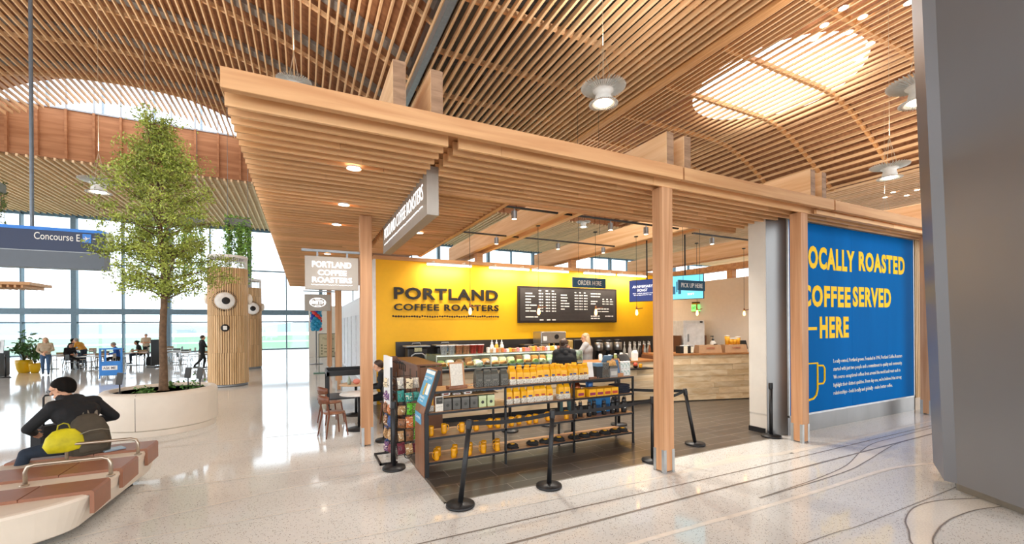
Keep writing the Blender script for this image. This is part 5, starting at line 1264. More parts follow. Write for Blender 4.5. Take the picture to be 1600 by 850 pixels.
# ------------------------------------------------------------------ pillars with eyes
M_rib = wood('pillar_slat_wood', '#ddbb90', '#c59e6e', 'z', island=.12)
def pillar(x, y, R, h, rzc, lb, ex0=-.12):
    t = thing('eyed_pillar', lb, 'pillar', (x, y, 0), rzc)       # -Y local faces the viewer
    g = G()
    for (z0, z1, ph) in ((.10, 1.22, 0), (1.225, 2.55, .02), (2.555, 3.7, 0), (3.705, h, .03)):
        n = 54
        for i in range(n):
            a = 2*PI*i/n + ph; c, s = math.cos(a), math.sin(a); w = PI*R/n*.72; tx, ty = -s, c
            P = [(R*c - tx*w, R*s - ty*w), (R*c + tx*w, R*s + ty*w), ((R-.04)*c + tx*w, (R-.04)*s + ty*w), ((R-.04)*c - tx*w, (R-.04)*s - ty*w)]
            g.prism(P, z0, z1)
    g.build('slat_cladding', M_rib, t)
    G().lathe([(R - .03, .0), (R - .03, h)], n=40).build('core', pm('pillar_core', '#6e5034', .8), t)
    G().lathe([(R - .02, 0), (R - .02, .1)], n=40).build('base_ring', M_gray, t)
    g = G()
    for i in range(60):
        a = 2*PI*i/60; g.box(R*.96*math.cos(a) - .008, R*.96*math.cos(a) + .008, R*.96*math.sin(a) - .008, R*.96*math.sin(a) + .008, h, h + .42)
    g.lathe([(R*.9, h + .36), (R, h + .36), (R, h + .46), (R*.8, h + .47)], n=40, cap0=False)
    g.build('top_grille', M_white, t)
    for ex, ez, er in ((ex0, 3.08, .3),):
        yy = -math.sqrt(R*R - ex*ex)
        e = G().lathe([(er, 0), (er*1.02, .03), (er*.9, .07), (er*.6, .11), (0, .125)], n=36); e.xf(Matrix.Translation((ex, yy + .02, ez)) @ Matrix.Rotation(PI/2, 4, 'X'))
        e = e.build('eye', pm('eye_white', '#f2f0ec', .3), t)
        G().lathe([(er*.42, 0), (er*.40, .02), (0, .025)], n=28).xf(Matrix.Translation((ex + .03, yy - .10, ez)) @ Matrix.Rotation(PI/2, 4, 'X')).build('pupil', M_blackp, e)
        g = G()
        for i in range(40):
            a = 2*PI*i/40; g.obox((ex + math.cos(a)*(er + .05), yy - .005, ez + math.sin(a)*(er + .05)), (.05, .03, .02), Matrix.Rotation(-a, 3, 'Y'))
        g.build('lashes', M_blackp, e)
    mz = 2.12
    e = G().lathe([(.13, 0), (.13, .02), (0, .022)], n=28).xf(Matrix.Translation((-.12, -R + .0, mz)) @ Matrix.Rotation(PI/2, 4, 'X')).build('mouth', M_blackp, t)
    G().bbox(-.18, -.06, -R - .04, -R - .02, mz - .07, mz + .07, .01).build('sensor_plate', M_white, e)
    for sx, ey in ((1, -.12), (-.95, .22)):
        G().ball((sx*(R + .03), ey, 3.18), (.1, .14, .2), 14, 8).build('ear', pm('ear_cream', '#efe4d5', .5), t)
pillar(-2.5, 18.6, .63, 4.28, .17, 'round slatted wooden pillar with a big round eye, nearer of the two')
pillar(-2.62, 25.8, .63, 4.15, .10, 'round slatted wooden pillar with an eye, farther one behind the first', .2)

# ------------------------------------------------------------------ overhead direction sign
M_navy = pm('navy_sign', '#16294f', .4, var=.03)
t = thing('direction_sign', 'long navy overhead sign reading Concourse E with a plane symbol and an arrow', 'sign', (-4.15, 13.0, 0))
G().box(-6, 0, 0, .35, 3.88, 4.33).build('panel', M_navy, t); G().box(-6, .0, -.01, .35, 4.33, 4.40).build('blue_strip', pm('bright_blue_strip', '#1f7fe0', .4), t)
G().box(-6, 0, -.004, .34, 3.50, 3.865).build('lower_panel', pm('grey_sign_panel', '#5a626c', .4, var=.03), t); G().box(-6, 0, -.012, .0, 3.865, 3.88).build('trim_line', M_gray, t)
G().box(0.005, .08, .05, .30, 3.95, 4.36).build('end_cap', M_galv, t)
g = G(); text(g, 'Concourse E', (-1.17, -.001, 4.12), X, Z, .75, .16, .006, .004); g.build('lettering', M_white, t)
s = G().box(-.375, -.225, -.01, 0, 4.10, 4.30).build('symbol_tile', pm('bright_blue_strip', '#1f7fe0', .4), t)
g = G().add([(-.30 + (x + .585) * .62, -.014, 4.20 + (z - 4.215) * .9) for x, z in ((-.66, 4.19), (-.50, 4.215), (-.485, 4.235), (-.51, 4.235), (-.57, 4.222), (-.62, 4.26), (-.64, 4.26), (-.61, 4.215), (-.65, 4.21), (-.67, 4.225), (-.685, 4.22))], [tuple(range(11))])
g.add([(-.30 + (x + .585) * .62, -.014, 4.20 + (z - 4.215) * .9) for x, z in ((-.60, 4.2), (-.56, 4.205), (-.62, 4.15), (-.645, 4.15))], [(3, 2, 1, 0)]); g.build('plane_symbol', M_white, s)
g = G().tube([(-.20, -.006, 4.195), (-.03, -.006, 4.195)], .011, 6).tube([(-.10, -.006, 4.275), (-.03, -.006, 4.195), (-.10, -.006, 4.115)], .011, 6); g.build('arrow', M_white, t)
for x in (-1.27, -4.4): G().cyl((x, .17, 4.4), (x, .17, 14.0), .035, n=12).build('hanging_pole', pm('blue_grey_pole', '#6d7680', .4, .5), t)

# ------------------------------------------------------------------ hanging planters with trailing vines
def vines(x, y, w, ztop, zlow, n, lb, col='#5f7a34', dens=1.0):
    t = thing('hanging_planter', lb, 'hanging plant', (x, y, 0))
    G().bbox(-w/2, w/2, -.2, .2, ztop - .1, ztop + .25, .03).build('trough', pm('trough_grey', '#7a7d76', .6), t)
    g = G().cyl((-w*.4, 0, ztop + .2), (-w*.4, 0, 14.66 if y < 28 else 11.6), .01, n=6).cyl((w*.4, 0, ztop + .2), (w*.4, 0, 14.66 if y < 28 else 11.6), .01, n=6); g.build('cables', M_gray, t)
    v = G(); rv = random.Random(hash(lb) % 1000 if False else int(abs(x) * 100 + y))
    st = G()
    for i in range(n):
        px, py = rv.uniform(-w/2, w/2), rv.uniform(-.25, .25); L = ztop - zlow; l = L * rv.uniform(.45, 1.0)
        st.tube([(px, py, ztop), (px + rv.gauss(0, .03), py, ztop - l*.5), (px, py, ztop - l)], .008, 3)
        for k in range(int(l * 34 * dens)):
            z = ztop + .15 - rv.random() * l; leafquad(v, (px + rv.gauss(0, .06), py + rv.gauss(0, .06), z), rv.uniform(.05, .09), rv)
    for k in range(int(90 * w)): leafquad(v, (rv.uniform(-w/2, w/2), rv.gauss(0, .15), ztop + .2 + rv.random() * .2), .08, rv)
    st.build('stems', pm('vine_stem', '#54562f', .8), t); v.build('vines', pm('vine_leaf_' + col[1:], col, .5, var=.3, scale=3, island=.4), t)
vines(-2.75, 23.5, 1.0, 6.95, 3.95, 44, 'hanging planter with long green vines right of the tree, above the slatted pillars', '#86b052')
vines(-13.2, 23.5, 1.6, 7.7, 6.0, 16, 'hanging planter with short reddish green vines above the direction sign', '#5e6a30', .7)
vines(-10.6, 22.0, 1.6, 7.2, 5.6, 14, 'hanging planter with sparse vines between the direction sign and the tree', '#66763a', .6)
vines(-5.0, 22.5, 2.2, 6.6, 3.9, 40, 'hanging planter with pale green vines seen through the tree crown', '#86b052')

# ------------------------------------------------------------------ walkway beyond: walls, door panels, board with balloons
struct('wall_left', G().box(.3, 4.6, 33, 33.3, 0, 3.6), pm('cream_panel_wall', '#e3ddd0', .6, var=.02))
g = G().box(1.75, 2.0, 12.25, 15.2, 0, 3.9)
struct('wall_side', g, pm('pale_green_grey_wall', '#c9cdc5', .5, var=.03))
g = G().box(2.0, 2.25, 15.2, 33, 0, 3.3)
struct('wall_passage', g, pm('white_passage_wall', '#eceef0', .5, var=.02))
g = G()
for i in range(8): g.bbox(1.96, 2.0, 17.2 + i * 1.9, 18.6 + i * 1.9, .1, 2.6, .01)
g.build('panels', pm('white_passage_panel', '#dfe3e8', .45), bpy.data.objects['wall_passage'])
t = thing('balloon_column', 'tall column of red and blue balloons on a stand in the walkway', 'balloon column', (.62, 26.5, 0))
rb_ = random.Random(8); cols = [pm('balloon_teal', '#1f8fb8', .3), pm('balloon_blue', '#2347b0', .3), pm('balloon_red', '#d43a34', .3)]
G().lathe([(.35, 0), (.35, .03), (.03, .06), (.03, 2.0)], n=18).build('stand', M_gray, t)
for i in range(56):
    k = i // 5; a = i % 5 * 2*PI/5 + k * .5; ci = 2 if (i % 5 + k) % 7 == 0 or k > 10 else (1 if (i % 5) in (1,) else 0)
    G().ball((.19 * math.cos(a), .19 * math.sin(a), 2.0 + k * .15), (.135, .135, .125), 10, 7).build('balloon', cols[ci], t)
t = thing('notice_board', 'cream notice board on a dark stand behind the café table', 'notice board', (.62, 21.3, 0))
G().bbox(.0, .72, -.02, .02, .75, 1.80, .01).build('board', pm('cream_board', '#c9c3a2', .5, var=.05), t); G().box(-.02, .74, -.03, .03, .72, .76).box(-.02, .74, -.03, .03, 1.79, 1.82).box(-.03, 0, -.03, .03, .0, 1.82).build('frame', pm('board_frame', '#5a5f50', .5), t)
g = G(); text(g, 'Welcome', (.12, -.022, 1.52), X, Z, .5, .13, .004, .004)
for k in range(4): g.bbox(.07, .14, -.026, -.02, .85 + k*.13, .93 + k*.13, .003)
g.box(.2, .6, -.024, -.02, .95, 1.0).box(.2, .64, -.024, -.02, 1.1, 1.14).box(.2, .55, -.024, -.02, 1.25, 1.29); g.build('print', pm('board_print', '#8d8b70', .6), t)
G().box(-.25, .25, -.25, .25, 0, .03).build('foot', pm('green_foot', '#3b6a52', .5), t)
stanchion(1.25, 20.4, 'black stanchion far along the walkway, right of the cream board')

# ------------------------------------------------------------------ café tables and chairs beside the shop
M_chw = pm('chair_walnut', '#6f3f28', .4, var=.1)
def cafe_chair():
    t = thing('cafe_chair', 'x', 'chair')                                 # faces +X
    G().lathe([(.0, .44), (.19, .44), (.205, .452), (.20, .466), (.0, .472)], n=24, sx=1.0, sy=1.0).build('seat', pm('chair_seat_walnut', '#8a5d44', .35), t)
    for sx, sy in ((.14, -.15), (.14, .15)): G().cyl((sx, sy, .445), (sx + .05, sy * 1.25, 0), .019, .012, n=8).build('leg', M_chw, t)
    for sy in (-.15, .15): G().tube([(-.24, sy * 1.25, 0), (-.17, sy, .44), (-.19, sy * 1.05, .60), (-.25, sy * 1.0, .74)], [.012, .02, .017, .014], 8).build('leg', M_chw, t)
    g = G(); rings = []
    for i in range(9):
        q = -1 + 2 * i / 8; y = .22 * q; x = -.27 + .07 * q * q; h = .085 * (1 - .35 * q * q)
        rings.append([(x - .011, y, .74 - h), (x + .011, y, .74 - h), (x + .004, y, .74 + h), (x - .018, y, .74 + h)])
    g.smooth = True; g.loft(rings, True, True); g.build('backrest', M_chw, t)
    return t
ch0 = cafe_chair(); ch0['label'] = 'walnut café chair with a round seat, nearest one at the left of the timber post'; ch0.location = (.52, 9.05, 0); ch0.rotation_euler = (0, 0, .38)
dup(ch0, (.55, 10.3, 0), .4, label='walnut café chair behind the nearest café chair')
def cafe_table(x, y, r, lb, top):
    t = thing('cafe_table', lb, 'table', (x, y, 0)); G().lathe([(0, .73), (r, .73), (r, .755), (0, .757)], n=32).build('table_top', top, t)
    G().lathe([(.03, .05), (.03, .73)], n=12).build('column', M_stan, t); G().lathe([(.26, 0), (.26, .015), (.05, .05)], n=24).build('base', M_stan, t); return t
cafe_table(1.02, 9.35, .38, 'round white café table beside the walnut chair', pm('table_white', '#ddd8d0', .35))
cafe_table(1.12, 10.9, .38, 'round wooden café table with small decorations, behind the white one', pm('table_oak', '#c9a682', .4))
t = thing('table_ornament', 'coral pink round ornament on the rear café table', 'ornament', (1.12, 10.75, .758)); G().lathe([(.03, 0), (.09, .05), (.08, .1), (.03, .13)], n=18).build('body', pm('coral', '#d98473', .5), t)
t = thing('table_ornament', 'small grey green bottle ornament on the rear café table', 'ornament', (.96, 10.8, .758)); G().lathe([(.035, 0), (.05, .06), (.02, .16), (.015, .2)], n=14).build('body', pm('sage', '#8e9a88', .5), t)
t = thing('serving_cart', 'black steel serving cart with an open tray top behind the café chairs', 'cart', (.98, 12.0, 0))
g = G()
for a, b in ((-.45, -.5), (.45, -.5), (-.45, .5), (.45, .5)): G().box(a - .03, a + .03, b - .03, b + .03, .05, 1.0).build('post', M_stan, t)
G().box(-.48, .48, -.53, .53, .9, .93).box(-.48, .48, -.53, -.5, .93, 1.03).box(-.48, .48, .5, .53, .93, 1.03).box(-.48, -.45, -.5, .5, .93, 1.03).box(.45, .48, -.5, .5, .93, 1.03).build('tray', M_stan, t)
G().box(-.45, .45, -.5, .5, .3, .33).build('lower_shelf', M_stan, t)
g = G()
for a in (-.4, .4):
    for b in (-.45, .45): g.cyl((a - .02, b, .04), (a + .02, b, .04), .04, n=12)
g.build('wheels', M_blackp, t)

# ------------------------------------------------------------------ far seating area
M_tubem = pm('light_metal_tube', '#8f8f8b', .35, .6)
def bistro_chair(m, nm):
    t = thing(nm, 'x', 'chair')
    G().bbox(-.2, .2, -.2, .2, .44, .465, .015).build('seat', m, t); G().bbox(-.2, -.175, -.19, .19, .6, .84, .02).build('backrest', m, t)
    for sx, sy in ((.17, -.17), (.17, .17)): G().cyl((sx, sy, .44), (sx + .04, sy*1.15, 0), .014, n=6).build('leg', M_tubem, t)
    for sy in (-.17, .17): G().tube([(-.24, sy*1.15, 0), (-.18, sy, .44), (-.19, sy, .82)], .014, 6).build('leg', M_tubem, t)
    return t
def bistro_table(x, y, lb, m, z=.74):
    t = thing('bistro_table', lb, 'table', (x, y, 0)); G().bbox(-.45, .45, -.38, .38, z - .03, z, .008).build('table_top', m, t)
    G().cyl((0, 0, .03), (0, 0, z - .03), .03, n=10).build('column', M_tubem, t); G().box(-.3, .3, -.03, .03, 0, .03).box(-.03, .03, -.3, .3, 0, .03).build('foot', M_tubem, t)
M_oak = pm('oak_top', '#a9713c', .45); M_pt = pm('pale_top', '#a9a49a', .4)
TB = [(-9.6, 28.4, M_pt, 'pale table left of the blue help cart'), (-10.1, 30.6, M_oak, 'oak table beside the person in the yellow jacket'), (-11.95, 30.7, M_pt, 'pale table behind the walking woman'), (-8.6, 31.2, M_oak, 'oak table behind the seated man in blue'), (-7.2, 32.2, M_pt, 'pale table beside the person in the black shirt'), (-5.4, 33.5, M_oak, 'oak table right of the tree trunk'), (-5.0, 27.4, M_pt, 'pale table before the person at the pillar'), (-10.6, 34.5, M_oak, 'oak table near the window behind the yellow jacket'), (-8.4, 36.0, M_pt, 'pale table by the window left of the standing man'), (-12.4, 35.9, M_oak, 'oak table far back at the left window post'), (-6.4, 30.3, M_pt, 'pale table just right of the tree trunk'), (-3.9, 31.6, M_oak, 'oak table half hidden behind the slatted pillar')]
c1 = bistro_chair(pm('chair_taupe', '#8f7756', .5), 'bistro_chair'); c2 = bistro_chair(pm('chair_grey', '#5f6664', .5), 'bistro_chair')
used = set(); nn = 0
for i, (x, y, m, lb) in enumerate(TB):
    bistro_table(x, y, lb, m)
    for k, (dx, dy, rz) in enumerate(((-.72, .05, 0), (.72, -.05, PI), (.05, .68, -PI/2))):
        src = c1 if (i + k) % 3 else c2; l2 = ('taupe' if src is c1 else 'grey') + ' chair at the %s side of the %s' % (['left', 'right', 'far'][k], lb)
        l2 = ' '.join(l2.split()[:16])
        if src.name not in used: used.add(src.name); src.location = (x + dx, y + dy, 0); src.rotation_euler = (0, 0, rz); src['label'] = l2
        else: dup(src, (x + dx, y + dy, 0), rz, label=l2)
# high counter by the windows, low wooden boxes
for i, (x, y, w, h) in enumerate(((-4.3, 30.6, 1.4, .5), (-3.3, 29.2, .7, .75))):
    tag(G().bbox(-w/2, w/2, -.3, .3, 0, h, .02).build('wooden_box_seat', wood('box_seat_wood', '#b97f4e', '#96602f', 'x'), None, (x, y, 0)), ['long low wooden box seat right of the tree trunk', 'square wooden box beside the slatted pillar'][i], 'box seat')
t = thing('help_cart', 'blue metal cart with an ASK ME sign', 'help cart', (-7.13, 22.9, 0), -.05)
g = G()
for x in (-.34, .34): g.box(x - .03, x + .03, -.03, .03, .08, 1.32)
g.box(-.34, .34, -.03, .03, 1.26, 1.32).box(-.34, .34, -.02, .02, .72, .78).box(-.20, -.15, -.02, .02, .75, 1.3); M_cart = pm('cart_blue', '#1f76c4', .4)
g.build('frame', M_cart, t); G().bbox(-.34, .34, -.04, .03, .2, .75, .01).build('panel', M_cart, t)
s = G().bbox(-.27, .22, -.055, -.04, .42, .6, .03).build('sign_plate', M_white, t)
g = G(); text(g, 'ASK ME', (-.23, -.056, .46), X, Z, .40, .10, .004, .01); g.build('lettering', pm('ask_ink', '#2d3b57', .5), s)
g = G()
for x in (-.3, .3):
    for y in (-.05, .45): g.cyl((x, y, 0), (x, y, .2), .02, n=8)
g.build('leg', M_galv, t); G().bbox(-.32, .32, .0, .5, .2, .24, .01).build('tray', M_cart, t)
# yellow pots with plants, kiosk
def potplant(x, y, r, h, ph, lb, n):
    t = thing('potted_plant', lb, 'potted plant', (x, y, 0)); G().lathe([(r*.62, 0), (r*.85, h*.3), (r, h*.75), (r, h), (r*.9, h), (r*.88, h*.9)], n=28).build('pot', pm('pot_yellow', '#f0c016', .35, var=.02), t)
    G().lathe([(0, h*.92), (r*.88, h*.92)], n=20).build('soil', pm('soil', '#4a3526', .9), t)
    g = G(); st = G(); rq = random.Random(int(-x*100))
    for i in range(n):
        a = rq.uniform(0, 6.28); rr_ = rq.uniform(.1, 1.0); top = Vector((math.cos(a)*rr_*ph*.42, math.sin(a)*rr_*ph*.42, h + ph*rq.uniform(.35, 1))); st.tube([(0, 0, h*.9), (top.x*.4, top.y*.4, h + (top.z-h)*.6), top], .008, 4)
        for k in range(7):
            q = rq.uniform(.45, 1.05); leafquad(g, (top.x*q + rq.gauss(0, .07), top.y*q + rq.gauss(0, .07), h + (top.z - h)*q + rq.gauss(0, .06)), rq.uniform(.08, .14), rq, .8)
    st.build('stems', pm('vine_stem', '#54562f', .8), t); g.build('leaves', pm('pot_leaf', '#4b7340', .45, var=.3, island=.35), t)
potplant(-12.25, 29.0, .30, .62, 1.35, 'large yellow pot with a tall leafy plant at the left', 30)
potplant(-11.75, 28.7, .21, .46, 1.0, 'smaller yellow pot with a leafy plant right of the large one', 22)
t = thing('kiosk', 'dark grey service kiosk with a red top panel at the left edge', 'kiosk', (-13.0, 27.5, 0))
G().bbox(-.9, .75, -.4, .4, 0, 1.15, .02).build('cabinet', pm('kiosk_grey', '#45484c', .5), t); G().bbox(-.9, .35, -.35, .3, 1.15, 1.85, .02).build('display_panel', pm('kiosk_screen', '#c9c3bd', .5), t); G().bbox(-.9, .35, -.37, .32, 1.68, 1.85, .01).build('red_top', pm('kiosk_red', '#b8402f', .5), t)
s = G().obox((.62, -.3, 1.35), (.5, .05, .6), Matrix.Rotation(-.15, 3, 'X')).build('terminal', M_galv, t); G().obox((.6, -.335, 1.40), (.3, .02, .34), Matrix.Rotation(-.15, 3, 'X')).build('terminal_screen', M_blackp, s)
stanchion(-11.75, 26.44, 'black stanchion before the dark kiosk at the left edge')
t = thing('poster_stand', 'thin dark poster stand seen edge-on left of the tree trunk', 'sign stand', (-7.25, 29.2, 0), 1.15)
G().box(-.3, .3, -.02, .02, .1, 1.5).build('panel', M_stan, t); G().box(-.35, .35, -.2, .2, 0, .05).build('foot', M_stan, t)
# small timber roof over a kiosk at the left, with its green exit light
t = thing('kiosk_roof', 'flat slatted timber roof jutting in at the left edge before the windows', 'canopy', (-17, 30.5, 0))
G().box(-3, 4.6, -.6, 1.5, 4.35, 4.5).build('roof_edge', M_can, t)
g = G()
for i in range(30): g.box(-3 + i*.25, -2.92 + i*.25, -.55, 1.4, 4.2, 4.34)
g.build('slats', M_can, t); G().box(-3, 3.0, .3, .6, 4.5, 4.95).build('beam', M_cany, t)
G().box(-3, -2.8, .3, .5, 0, 4.2).build('post', M_post, t)
g = G().bbox(-.22, .22, -.03, .03, 0, .16, .01); tag(g.build('exit_light', glow('exit_green', '#7fe27a', .9), None, (-14.0, 30.0, 4.03)), 'small green exit light under the timber roof at the left', 'exit sign')
# ------------------------------------------------------------------ people: one continuous remeshed body each, clothes by region, hair as a child
V = Vector
SKIN = pm('skin', '#d3a081', .55, var=.05, scale=6); SKIN2 = pm('skin_tan', '#b98465', .55, var=.05, scale=6)
def capsule(g, p0, r0, p1, r1, n=12):
    p0, p1 = V(p0), V(p1); d = p1 - p0; L = d.length; d = d.normalized() if L > 1e-6 else V((0, 0, 1))
    a = d.orthogonal().normalized(); b = d.cross(a); rings = []
    st = [(-1, .12), (-.8, .6), (-.45, .89), (0, 1)]
    for h, q in st: rings.append((p0 + d*h*r0, q*r0))
    for h, q in [(-x, y) for x, y in st[::-1]]: rings.append((p1 + d*h*r1, q*r1))
    g.loft([[tuple(c + (a*math.cos(2*PI*i/n) + b*math.sin(2*PI*i/n))*r) for i in range(n)] for c, r in rings], True, True)
def hand(P, w, d, n, side, curl, m, s=1.0):
    """palm, four unequal bent fingers and a thumb that leaves the side of the palm"""
    w, d, n = V(w), V(d).normalized(), V(n).normalized(); n = (n - d * n.dot(d)).normalized(); l = d.cross(n)
    for o in (-.020, .0, .020): P.append((w + d*.015*s + l*o*.7*s, .019*s, w + d*.085*s + l*o*1.2*s, .015*s, m))
    for i, ln in enumerate((.066, .078, .072, .056)):
        b = w + d*.092*s + l*(-.031 + .021*i)*s; c1, c2, c3 = curl*.5, curl*1.2, curl*1.8
        q1 = b + (d*math.cos(c1) + n*math.sin(c1))*ln*.48*s; q2 = q1 + (d*math.cos(c2) + n*math.sin(c2))*ln*.34*s; q3 = q2 + (d*math.cos(c3) + n*math.sin(c3))*ln*.26*s
        P += [(b, .0098*s, q1, .0092*s, m), (q1, .0092*s, q2, .0086*s, m), (q2, .0086*s, q3, .0078*s, m)]
    b = w + d*.03*s + l*side*.026*s; q1 = b + (d*.65 + l*side*.7 + n*.25).normalized()*.042*s; q2 = q1 + (d*.9 + l*side*.2 + n*.4).normalized()*.032*s
    P += [(b, .014*s, q1, .0115*s, m), (q1, .0115*s, q2, .0095*s, m)]
def seg_dist(p, a, ra, b, rb):
    ab = b - a; L2 = max(ab.dot(ab), 1e-9); t = np.clip(((p - a) @ ab) / L2, 0, 1)
    c = a + t[:, None] * ab
    return np.linalg.norm(p - c, axis=1) - (ra + (rb - ra) * t)
def body_mesh(name, P, mats, voxel):
    g = G()
    for p0, r0, p1, r1, m in P: capsule(g, p0, r0, p1, r1)
    me = g.mesh('tmp', mats); o = bpy.data.objects.new('tmp', me); C.objects.link(o)
    md = o.modifiers.new('r', 'REMESH'); md.mode = 'VOXEL'; md.voxel_size = voxel; md.use_smooth_shade = True
    sm = o.modifiers.new('s', 'SMOOTH'); sm.iterations = 4; sm.factor = .5
    dg = bpy.context.evaluated_depsgraph_get(); dg.update(); out = bpy.data.meshes.new_from_object(o.evaluated_get(dg))
    bpy.data.objects.remove(o)
    n = len(out.polygons); co = np.empty(n*3); out.polygons.foreach_get('center', co); co = co.reshape(-1, 3)
    D = np.stack([seg_dist(co, np.array(p0), r0, np.array(p1), r1) for p0, r0, p1, r1, m in P]); M = np.array([p[4] for p in P])
    idx = M[np.argmin(D, axis=0)]
    out.materials.clear()
    for m in mats: out.materials.append(m)
    out.polygons.foreach_set('material_index', idx.astype(np.int32)); out.polygons.foreach_set('use_smooth', [True]*n); out.update(); out.name = name
    return out
BASE = dict(pel=(0, 0, .95), chest=(0, .0, 1.30), neck=(0, .01, 1.47), head=(0, .04, 1.60), shL=(-.18, 0, 1.42), shR=(.18, 0, 1.42), elL=(-.23, -.01, 1.13), elR=(.23, -.01, 1.13),
            wrL=(-.23, .08, .89), wrR=(.23, .08, .89), hipL=(-.09, 0, .93), hipR=(.09, 0, .93), knL=(-.10, .02, .50), knR=(.10, .02, .50), anL=(-.10, -.03, .09), anR=(.10, -.03, .09))
SIT = dict(BASE, pel=(0, 0, .56), chest=(0, .08, .92), neck=(0, .13, 1.08), head=(0, .19, 1.20), shL=(-.18, .11, 1.03), shR=(.18, .11, 1.03), elL=(-.25, .14, .77), elR=(.25, .14, .77), wrL=(-.14, .36, .74), wrR=(.14, .36, .74),
           hipL=(-.10, .02, .54), hipR=(.10, .02, .54), knL=(-.14, .44, .52), knR=(.14, .44, .52), anL=(-.14, .44, .10), anR=(.14, .44, .10))
for k_ in SIT:
    if k_[:2] not in ('an',): SIT[k_] = (SIT[k_][0], SIT[k_][1], SIT[k_][2] + (.03 if k_[:2] == 'kn' else .055))
def figure(label, loc, rz, J, top, pants, hair=None, hs='short', skin=None, shoe=None, scale=1.0, voxel=.012, look=(0, 1, -.1), bulk=1.0, sleeves=True, curl=.7, handdir=None, toe=None, hscale=1.0, hood=None, glasses=False, skirt=None):
    skin = skin or SKIN; shoe = shoe or pm('shoe_dark', '#24211f', .5); J = {k: V(v) for k, v in J.items()}
    mats = [skin, top, pants, shoe]; P = []; b = bulk
    q_ = hscale
    hd, lk = J['head'], V(look).normalized(); side = lk.cross(V((0, 0, 1))).normalized(); up = side.cross(lk)
    P.append((J['neck'] + (J['chest'] - J['neck'])*.15, .062, hd - up*.06 - lk*.01, .055, 0))
    k0 = len(P)
    P += [(hd - lk*.025 + up*.03, .082, hd + lk*.015 + up*.03, .078, 0), (hd + up*.0, .075, hd + lk*.03 - up*.06, .055, 0), (hd + lk*.055 - up*.085, .028, hd + lk*.045 - up*.075, .03, 0)]
    P += [(hd + lk*.088 + up*.015, .011, hd + lk*.108 - up*.022, .015, 0), (hd + lk*.085 - up*.062 - side*.016, .010, hd + lk*.085 - up*.062 + side*.016, .010, 0)]
    P += [(hd + lk*.078 + up*.035 - side*.035, .014, hd + lk*.078 + up*.035 + side*.035, .014, 0)]
    for s in (-1, 1): P.append((hd + side*s*.082 + up*.025 - lk*.005, .013, hd + side*s*.080 - up*.015 - lk*.0, .010, 0))
    if hscale != 1: P[k0:] = [(hd + (p0 - hd)*q_, r0*q_, hd + (p1 - hd)*q_, r1*q_, m) for p0, r0, p1, r1, m in P[k0:]]
    sd = (J['shR'] - J['shL']).normalized()
    hipd = (J['hipR'] - J['hipL']).normalized()
    c, p = J['chest'], J['pel']; w = c.lerp(p, .55)
    P += [(c - sd*.09, .125*b, c + sd*.09, .125*b, 1), (w - sd*.055, .118*b, w + sd*.055, .118*b, 1), (J['shL'], .072*b, J['shR'], .072*b, 1), (c - sd*.07, .12*b, w - sd*.05, .115*b, 1), (c + sd*.07, .12*b, w + sd*.05, .115*b, 1)]
    P += [(w - sd*.05, .112*b, p.lerp(w, .15) - hipd*.055, .122*b, 1), (w + sd*.05, .112*b, p.lerp(w, .15) + hipd*.055, .122*b, 1)]
    P.append((c + V((0, 0, .05)), .10*b, J['neck'], .066, 1))
    P += [(p - hipd*.06 - V((0, 0, .03)), .122, p + hipd*.06 - V((0, 0, .03)), .122, 2)]
    fw = V((0, 0, 1)).cross(hipd) * 1.0
    for s, q in ((-1, 'L'), (1, 'R')):
        sh, el, wr = J['sh'+q], J['el'+q], J['wr'+q]
        P += [(sh, .064*b, el, .050*b, 1)]
        if sleeves: P += [(el, .049*b, el.lerp(wr, .92), .037*b, 1), (el.lerp(wr, .9), .028, wr, .026, 0)]
        else: P[-1] = (sh, .064*b, sh.lerp(el, .75), .058*b, 1); P += [(sh.lerp(el, .7), .044, el, .040, 0), (el, .040, wr, .027, 0)]
        d = (wr - el).normalized() if handdir is None else V(handdir[0 if q == 'L' else 1]); hand(P, wr, d, V((-s*.8, .2, -.5)) if abs(d.z) < .85 else V((-s, .15, 0)), s * (1 if d.z < -.5 else 1), curl, 0)
        hp, kn, an = J['hip'+q], J['kn'+q], J['an'+q]
        P += [(hp, .094*b, kn, .066, 2), (kn, .064, kn.lerp(an, .35), .060, 2), (kn.lerp(an, .35), .060, an + V((0, 0, .03)), .046, 2)]
        td = V(toe[0 if q == 'L' else 1]).normalized() if toe else (V((kn.x - hp.x, kn.y - hp.y, 0)).normalized() if (kn - hp).xy.length > .15 else V((0, 1, 0)))
        P += [(an + V((0, 0, -.01)), .044, an - V((0, 0, .045)) - td*.03, .036, 3), (an - V((0, 0, .045)) - td*.02, .036, an - V((0, 0, .052)) + td*.15, .032, 3)]
    if hood:
        for k in range(5):
            a0, a1 = PI*(.95 + k*.22), PI*(.95 + (k+1)*.22); nk = J['neck'] + V((0, 0, .025)); dd = (hd - J['neck']); dd.z = 0
            P.append((nk + dd*.25 + sd*math.cos(a0)*.085 + fw*-math.sin(a0)*-.085, .042, nk + dd*.25 + sd*math.cos(a1)*.085 + fw*-math.sin(a1)*-.085, .042, 1))
        P += [(J['neck'] - fw*.0 - sd*.07 - V((0, .05, .0)), .06, J['neck'] + sd*.07 - V((0, .05, .0)), .06, 1), (J['neck'] - V((0, .08, .05)), .07, J['neck'] - V((0, .07, .12)), .05, 1)]
    me = body_mesh('person', P, mats, voxel)
    o = bpy.data.objects.new('person', me); C.objects.link(o); o.location = loc; o.rotation_euler = (0, 0, rz); o.scale = (scale,)*3
    tag(o, label, 'person')
